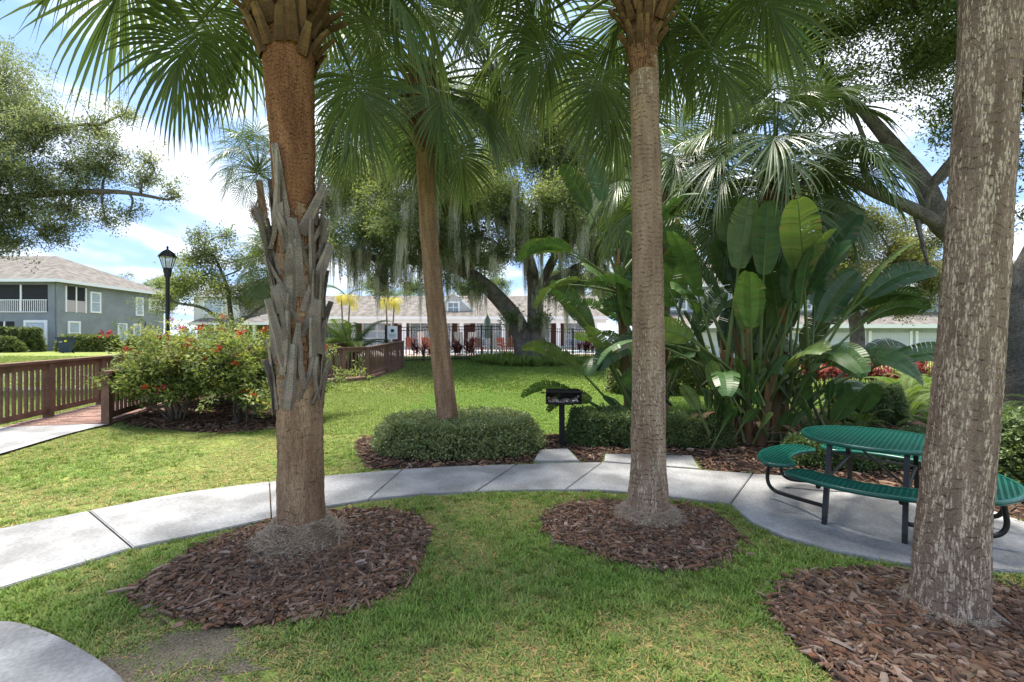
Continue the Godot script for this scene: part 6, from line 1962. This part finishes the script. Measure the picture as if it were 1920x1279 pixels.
	for x in [16.5, 26.2, 29.9, 33.6, 39.2, 43.0]:
		var door := Node3D.new()
		door.name = "garage_door"
		door.transform = gf * Transform3D(Basis(), Vector3(x, 0, 0))
		t.add_child(door, true)
		for i in 4: bx("panel", Vector3(3.0, 0.56, 0.05), mats.pale_door, door, Vector3(0, 0.32 + i * 0.575, 0.03))
		for s in [-1, 1]: bx("jamb", Vector3(0.22, 2.5, 0.10), mats.trim, door, Vector3(s * 1.62, 1.2, 0.05))
	var uf := Transform3D(Basis(), Vector3(0, 3.5, -38.5))
	for x in [14.0, 17.2, 21.0, 24.6, 27.6, 33.0, 38.0, 42.0]: window(t, uf, x, 0.9, 1.3, 1.4, 2, 2, 0.16, mats.room_shade)
	for x in [19.5, 22.2]: window(t, gf, x, 0.8, 1.1, 1.5, 2, 2, 0.16, mats.room_shade)

# ------------------------------------------------------------------ the scene
func build_materials() -> void:
	mats.frond = mat_leaf(0.36, 0.75, 0.5)
	mats.leaf = mat_leaf(0.55, 0.95, 0.35)
	mats.leaf_gloss = mat_leaf(0.45, 0.7, 0.45)
	mats.paddle = mat_leaf(0.42, 0.4, 0.45)
	mats.grass = mat_leaf(0.6, 0.40, 0.3)
	mats.petal = mat_leaf(0.6, 0.3, 0.3)
	mats.moss = mat_leaf(0.95, 0.6, 0.1)
	mats.dry = mat_flat(lin(0.23, 0.155, 0.085), 0.9, 0.2)
	mats.bark_vertex = mat_leaf(0.9, 0.0, 0.25)
	mats.boot = mat_noise(42, 0.05, [grey(0.72), grey(1.0)], [0.25, 0.7], 3.0, 0.95, 1.5, 0.6, 0.12, true)
	mats.bark = mat_noise(41, 0.03, [grey(0.68), grey(1.0)], [0.2, 0.75], 1.2, 0.95, 2.5, 0.4, 0.25, true)
	mats.trunk_plain = trunk_material(3, Color(0.70, 0.585, 0.475), Color(0.45, 0.345, 0.27), Color(0.62, 0.56, 0.49), 0.10, 9.0, 0.060, 0.55, 0.5, 0.1)
	mats.trunk_fibre = trunk_material(5, Color(0.64, 0.46, 0.325), Color(0.35, 0.225, 0.15), Color(0.6, 0.5, 0.4), 0.0, 0.0, 0.035, 0.9, 0.2, 0.8)
	mats.trunk_orange = trunk_material(6, Color(0.66, 0.50, 0.37), Color(0.36, 0.25, 0.18), Color(0.6, 0.5, 0.4), 0.0, 0.0, 0.06, 0.8, 0.9, 0.5)
	mats.trunk_fleck = trunk_material(8, Color(0.60, 0.51, 0.45), Color(0.40, 0.33, 0.285), Color(0.80, 0.72, 0.64), 1.0, 9.0, 0.06, 0.7, 0.3, 0.1)
	mats.trunk_fleck_low = trunk_material(9, Color(0.68, 0.58, 0.49), Color(0.46, 0.37, 0.305), Color(0.76, 0.69, 0.61), 0.9, 2.0, 0.042, 1.1, 0.25, 0.15)
	mats.roots = mat_noise(44, 0.06, [Color(0.50, 0.41, 0.33), Color(0.68, 0.58, 0.48)], [0.3, 0.7], 3.0, 0.95, 2.0, 0.5, 0.2)
	mats.concrete = mat_noise(12, 0.07, [Color(0.55, 0.55, 0.55), Color(0.585, 0.585, 0.585), Color(0.62, 0.62, 0.62)], [0.25, 0.5, 0.8], 0.7, 0.9, 0.35, 0.21, 0.2)
	mats.asphalt = mat_noise(14, 0.05, [Color(0.30, 0.31, 0.33), Color(0.40, 0.41, 0.43)], [0.3, 0.7], 1.2, 0.9, 0.3)
	mats.deck = mat_noise(15, 0.03, [Color(0.70, 0.64, 0.61), Color(0.80, 0.74, 0.71)], [0.3, 0.7], 0.8, 0.85)
	mats.turf = mat_noise(16, 0.03, [Color(0.43, 0.40, 0.25), Color(0.49, 0.54, 0.26), Color(0.54, 0.60, 0.29)], [0.25, 0.45, 0.75], 0.8, 0.95, 1.5, 0.13, 0.15)
	mats.dirt = mat_noise(27, 0.06, [Color(0.42, 0.37, 0.31), Color(0.52, 0.47, 0.40), Color(0.58, 0.53, 0.46)], [0.25, 0.5, 0.8], 1.6, 0.95, 1.5)
	mats.soil = mat_noise(17, 0.04, [Color(0.19, 0.14, 0.115), Color(0.30, 0.23, 0.195)], [0.3, 0.7], 1.6, 0.95, 2.0)
	mats.wood = mat_noise(18, 0.03, [Color(0.43, 0.325, 0.275), Color(0.49, 0.375, 0.32)], [0.3, 0.7], 1.1, 0.75, 0.3, 0.3, 0.15)
	mats.wood_worn = mat_noise(19, 0.03, [Color(0.45, 0.33, 0.29), Color(0.55, 0.43, 0.39), Color(0.62, 0.53, 0.49)], [0.25, 0.5, 0.8], 1.2, 0.85, 0.5, 0.4, 0.2)
	mats.shingle = mat_noise(20, 0.06, [Color(0.41, 0.39, 0.37), Color(0.51, 0.49, 0.465)], [0.3, 0.7], 0.5, 0.95)
	mats.grey_wall = mat_noise(21, 0.02, [Color(0.53, 0.55, 0.565), Color(0.55, 0.57, 0.585)], [0.3, 0.7], 0.4, 0.95, 0.0, 0.1, 0.06)
	mats.blue_wall = mat_noise(22, 0.02, [Color(0.60, 0.64, 0.69), Color(0.66, 0.70, 0.74)], [0.3, 0.7], 0.4, 0.95, 0.0, 0.1, 0.06)
	mats.beige = mat_flat(Color(0.70, 0.66, 0.60), 0.9)
	mats.cream = mat_flat(Color(0.83, 0.82, 0.79), 0.9)
	mats.siding = mat_flat(Color(0.72, 0.71, 0.70), 0.9)
	mats.trim = mat_flat(Color(0.90, 0.90, 0.90), 0.7)
	mats.white = mat_flat(Color(0.88, 0.88, 0.87), 0.6)
	mats.window_backing = mat_flat(Color(0.66, 0.70, 0.72), 0.8)  # pale blinds behind the panes
	mats.screen = mat_flat(Color(0.15, 0.16, 0.17), 0.8)
	mats.room_shade = mat_flat(Color(0.16, 0.17, 0.18), 0.9)  # dark colour standing in for the shade inside, behind the glass
	mats.pink_grey = mat_flat(Color(0.70, 0.65, 0.66), 0.9)
	mats.pale_door = mat_flat(Color(0.73, 0.75, 0.78), 0.7)
	mats.brown_door = mat_flat(Color(0.50, 0.42, 0.36), 0.8)
	mats.maroon = mat_flat(Color(0.30, 0.16, 0.15), 0.6)
	mats.terracotta = mat_flat(Color(0.72, 0.43, 0.34), 0.7)
	mats.rust = mat_flat(Color(0.55, 0.24, 0.22), 0.8)
	mats.pale_green = mat_flat(Color(0.60, 0.66, 0.62), 0.8)
	mats.green_metal = mat_noise(23, 0.05, [Color(0.03, 0.305, 0.26), Color(0.045, 0.345, 0.295)], [0.3, 0.7], 2.0, 0.32, 0.0, 1.0, 0.12)
	mats.green_metal.metallic_specular = 0.5
	mats.black_metal = mat_flat(Color(0.045, 0.047, 0.052), 0.42, 0.45)
	mats.black_rough = mat_noise(24, 0.05, [Color(0.085, 0.085, 0.09), Color(0.13, 0.125, 0.125)], [0.3, 0.7], 3.0, 0.6)
	mats.bin = mat_flat(Color(0.19, 0.23, 0.31), 0.55)
	mats.yellow = mat_flat(Color(0.85, 0.80, 0.25), 0.6)
	mats.grey_label = mat_flat(Color(0.55, 0.56, 0.58), 0.7)
	mats.dark_print = mat_flat(Color(0.18, 0.18, 0.22), 0.7)
	mats.glass = mat_flat(Color(0.85, 0.9, 0.95, 0.25), 0.03, 0.5)
	mats.glass.transparency = BaseMaterial3D.TRANSPARENCY_ALPHA
	mats.frosted = mat_flat(Color(0.9, 0.93, 0.95, 0.35), 0.22, 0.5)
	mats.frosted.transparency = BaseMaterial3D.TRANSPARENCY_ALPHA
	mats.water = mat_flat(Color(0.45, 0.68, 0.78), 0.05, 0.5)

func _ready() -> void:
	rg.seed = 1234
	var cam := Camera3D.new()
	cam.name = "camera"
	cam.fov = 73.72
	cam.far = 900.0
	cam.near = 0.05
	cam.position = Vector3(0, 1.65, 0)
	add_child(cam)
	cam.current = true
	var env := Environment.new()
	env.background_mode = Environment.BG_SKY
	var sky := Sky.new()
	var sm := PanoramaSkyMaterial.new()
	sm.panorama = sky_picture()
	sky.sky_material = sm
	env.sky = sky
	env.background_energy_multiplier = 1.13
	env.tonemap_mode = Environment.TONE_MAPPER_LINEAR
	env.tonemap_exposure = 3.15
	env.sdfgi_enabled = true
	env.ssao_enabled = true
	env.ssil_enabled = true
	var we := WorldEnvironment.new()
	we.name = "world_environment"
	we.environment = env
	add_child(we)
	var sun := DirectionalLight3D.new()
	sun.name = "sun"
	sun.light_energy = 1.2
	sun.light_color = Color(1.0, 0.97, 0.92)
	sun.light_angular_distance = 18.0
	sun.shadow_enabled = true
	sun.rotation_degrees = Vector3(-77, -140, 0)
	add_child(sun)
	build_materials()
	chips = [chip_mesh(rg), chip_mesh(rg, 0.042, 0.0055), chip_mesh(rg, 0.018, 0.011)]
	build_ground()
	mulch("mulch_bed", BED_A, 12000, "bark mulch circle round the stout peeling palm", 0.88)
	mulch("mulch_bed", BED_C, 8500, "bark mulch circle round the straight grey-brown palm", 0.82)
	mulch("mulch_bed", BED_D, 11000, "bark mulch bed round the pale-flecked thick palm", 0.95)
	mulch("mulch_bed", BED_B, 15000, "long bark mulch bed under the hedges and garden plants", 1.05, Rect2(-3, -9.8, 10.5, 8.0))
	mulch("mulch_bed", BED_SHRUB, 4500, "bark mulch under the red-flowered shrubs", 1.2)
	mulch("mulch_bed", BED_OAK, 800, "mulch edge of the green bed round the mossy oak", 1.6)
	build_houses()
	build_boardwalk()
	build_pool_side()
	build_trees()
	build_palms()
	build_garden()
	build_table()
	build_grill()
	build_lamp()
	build_bin()
	build_grass()
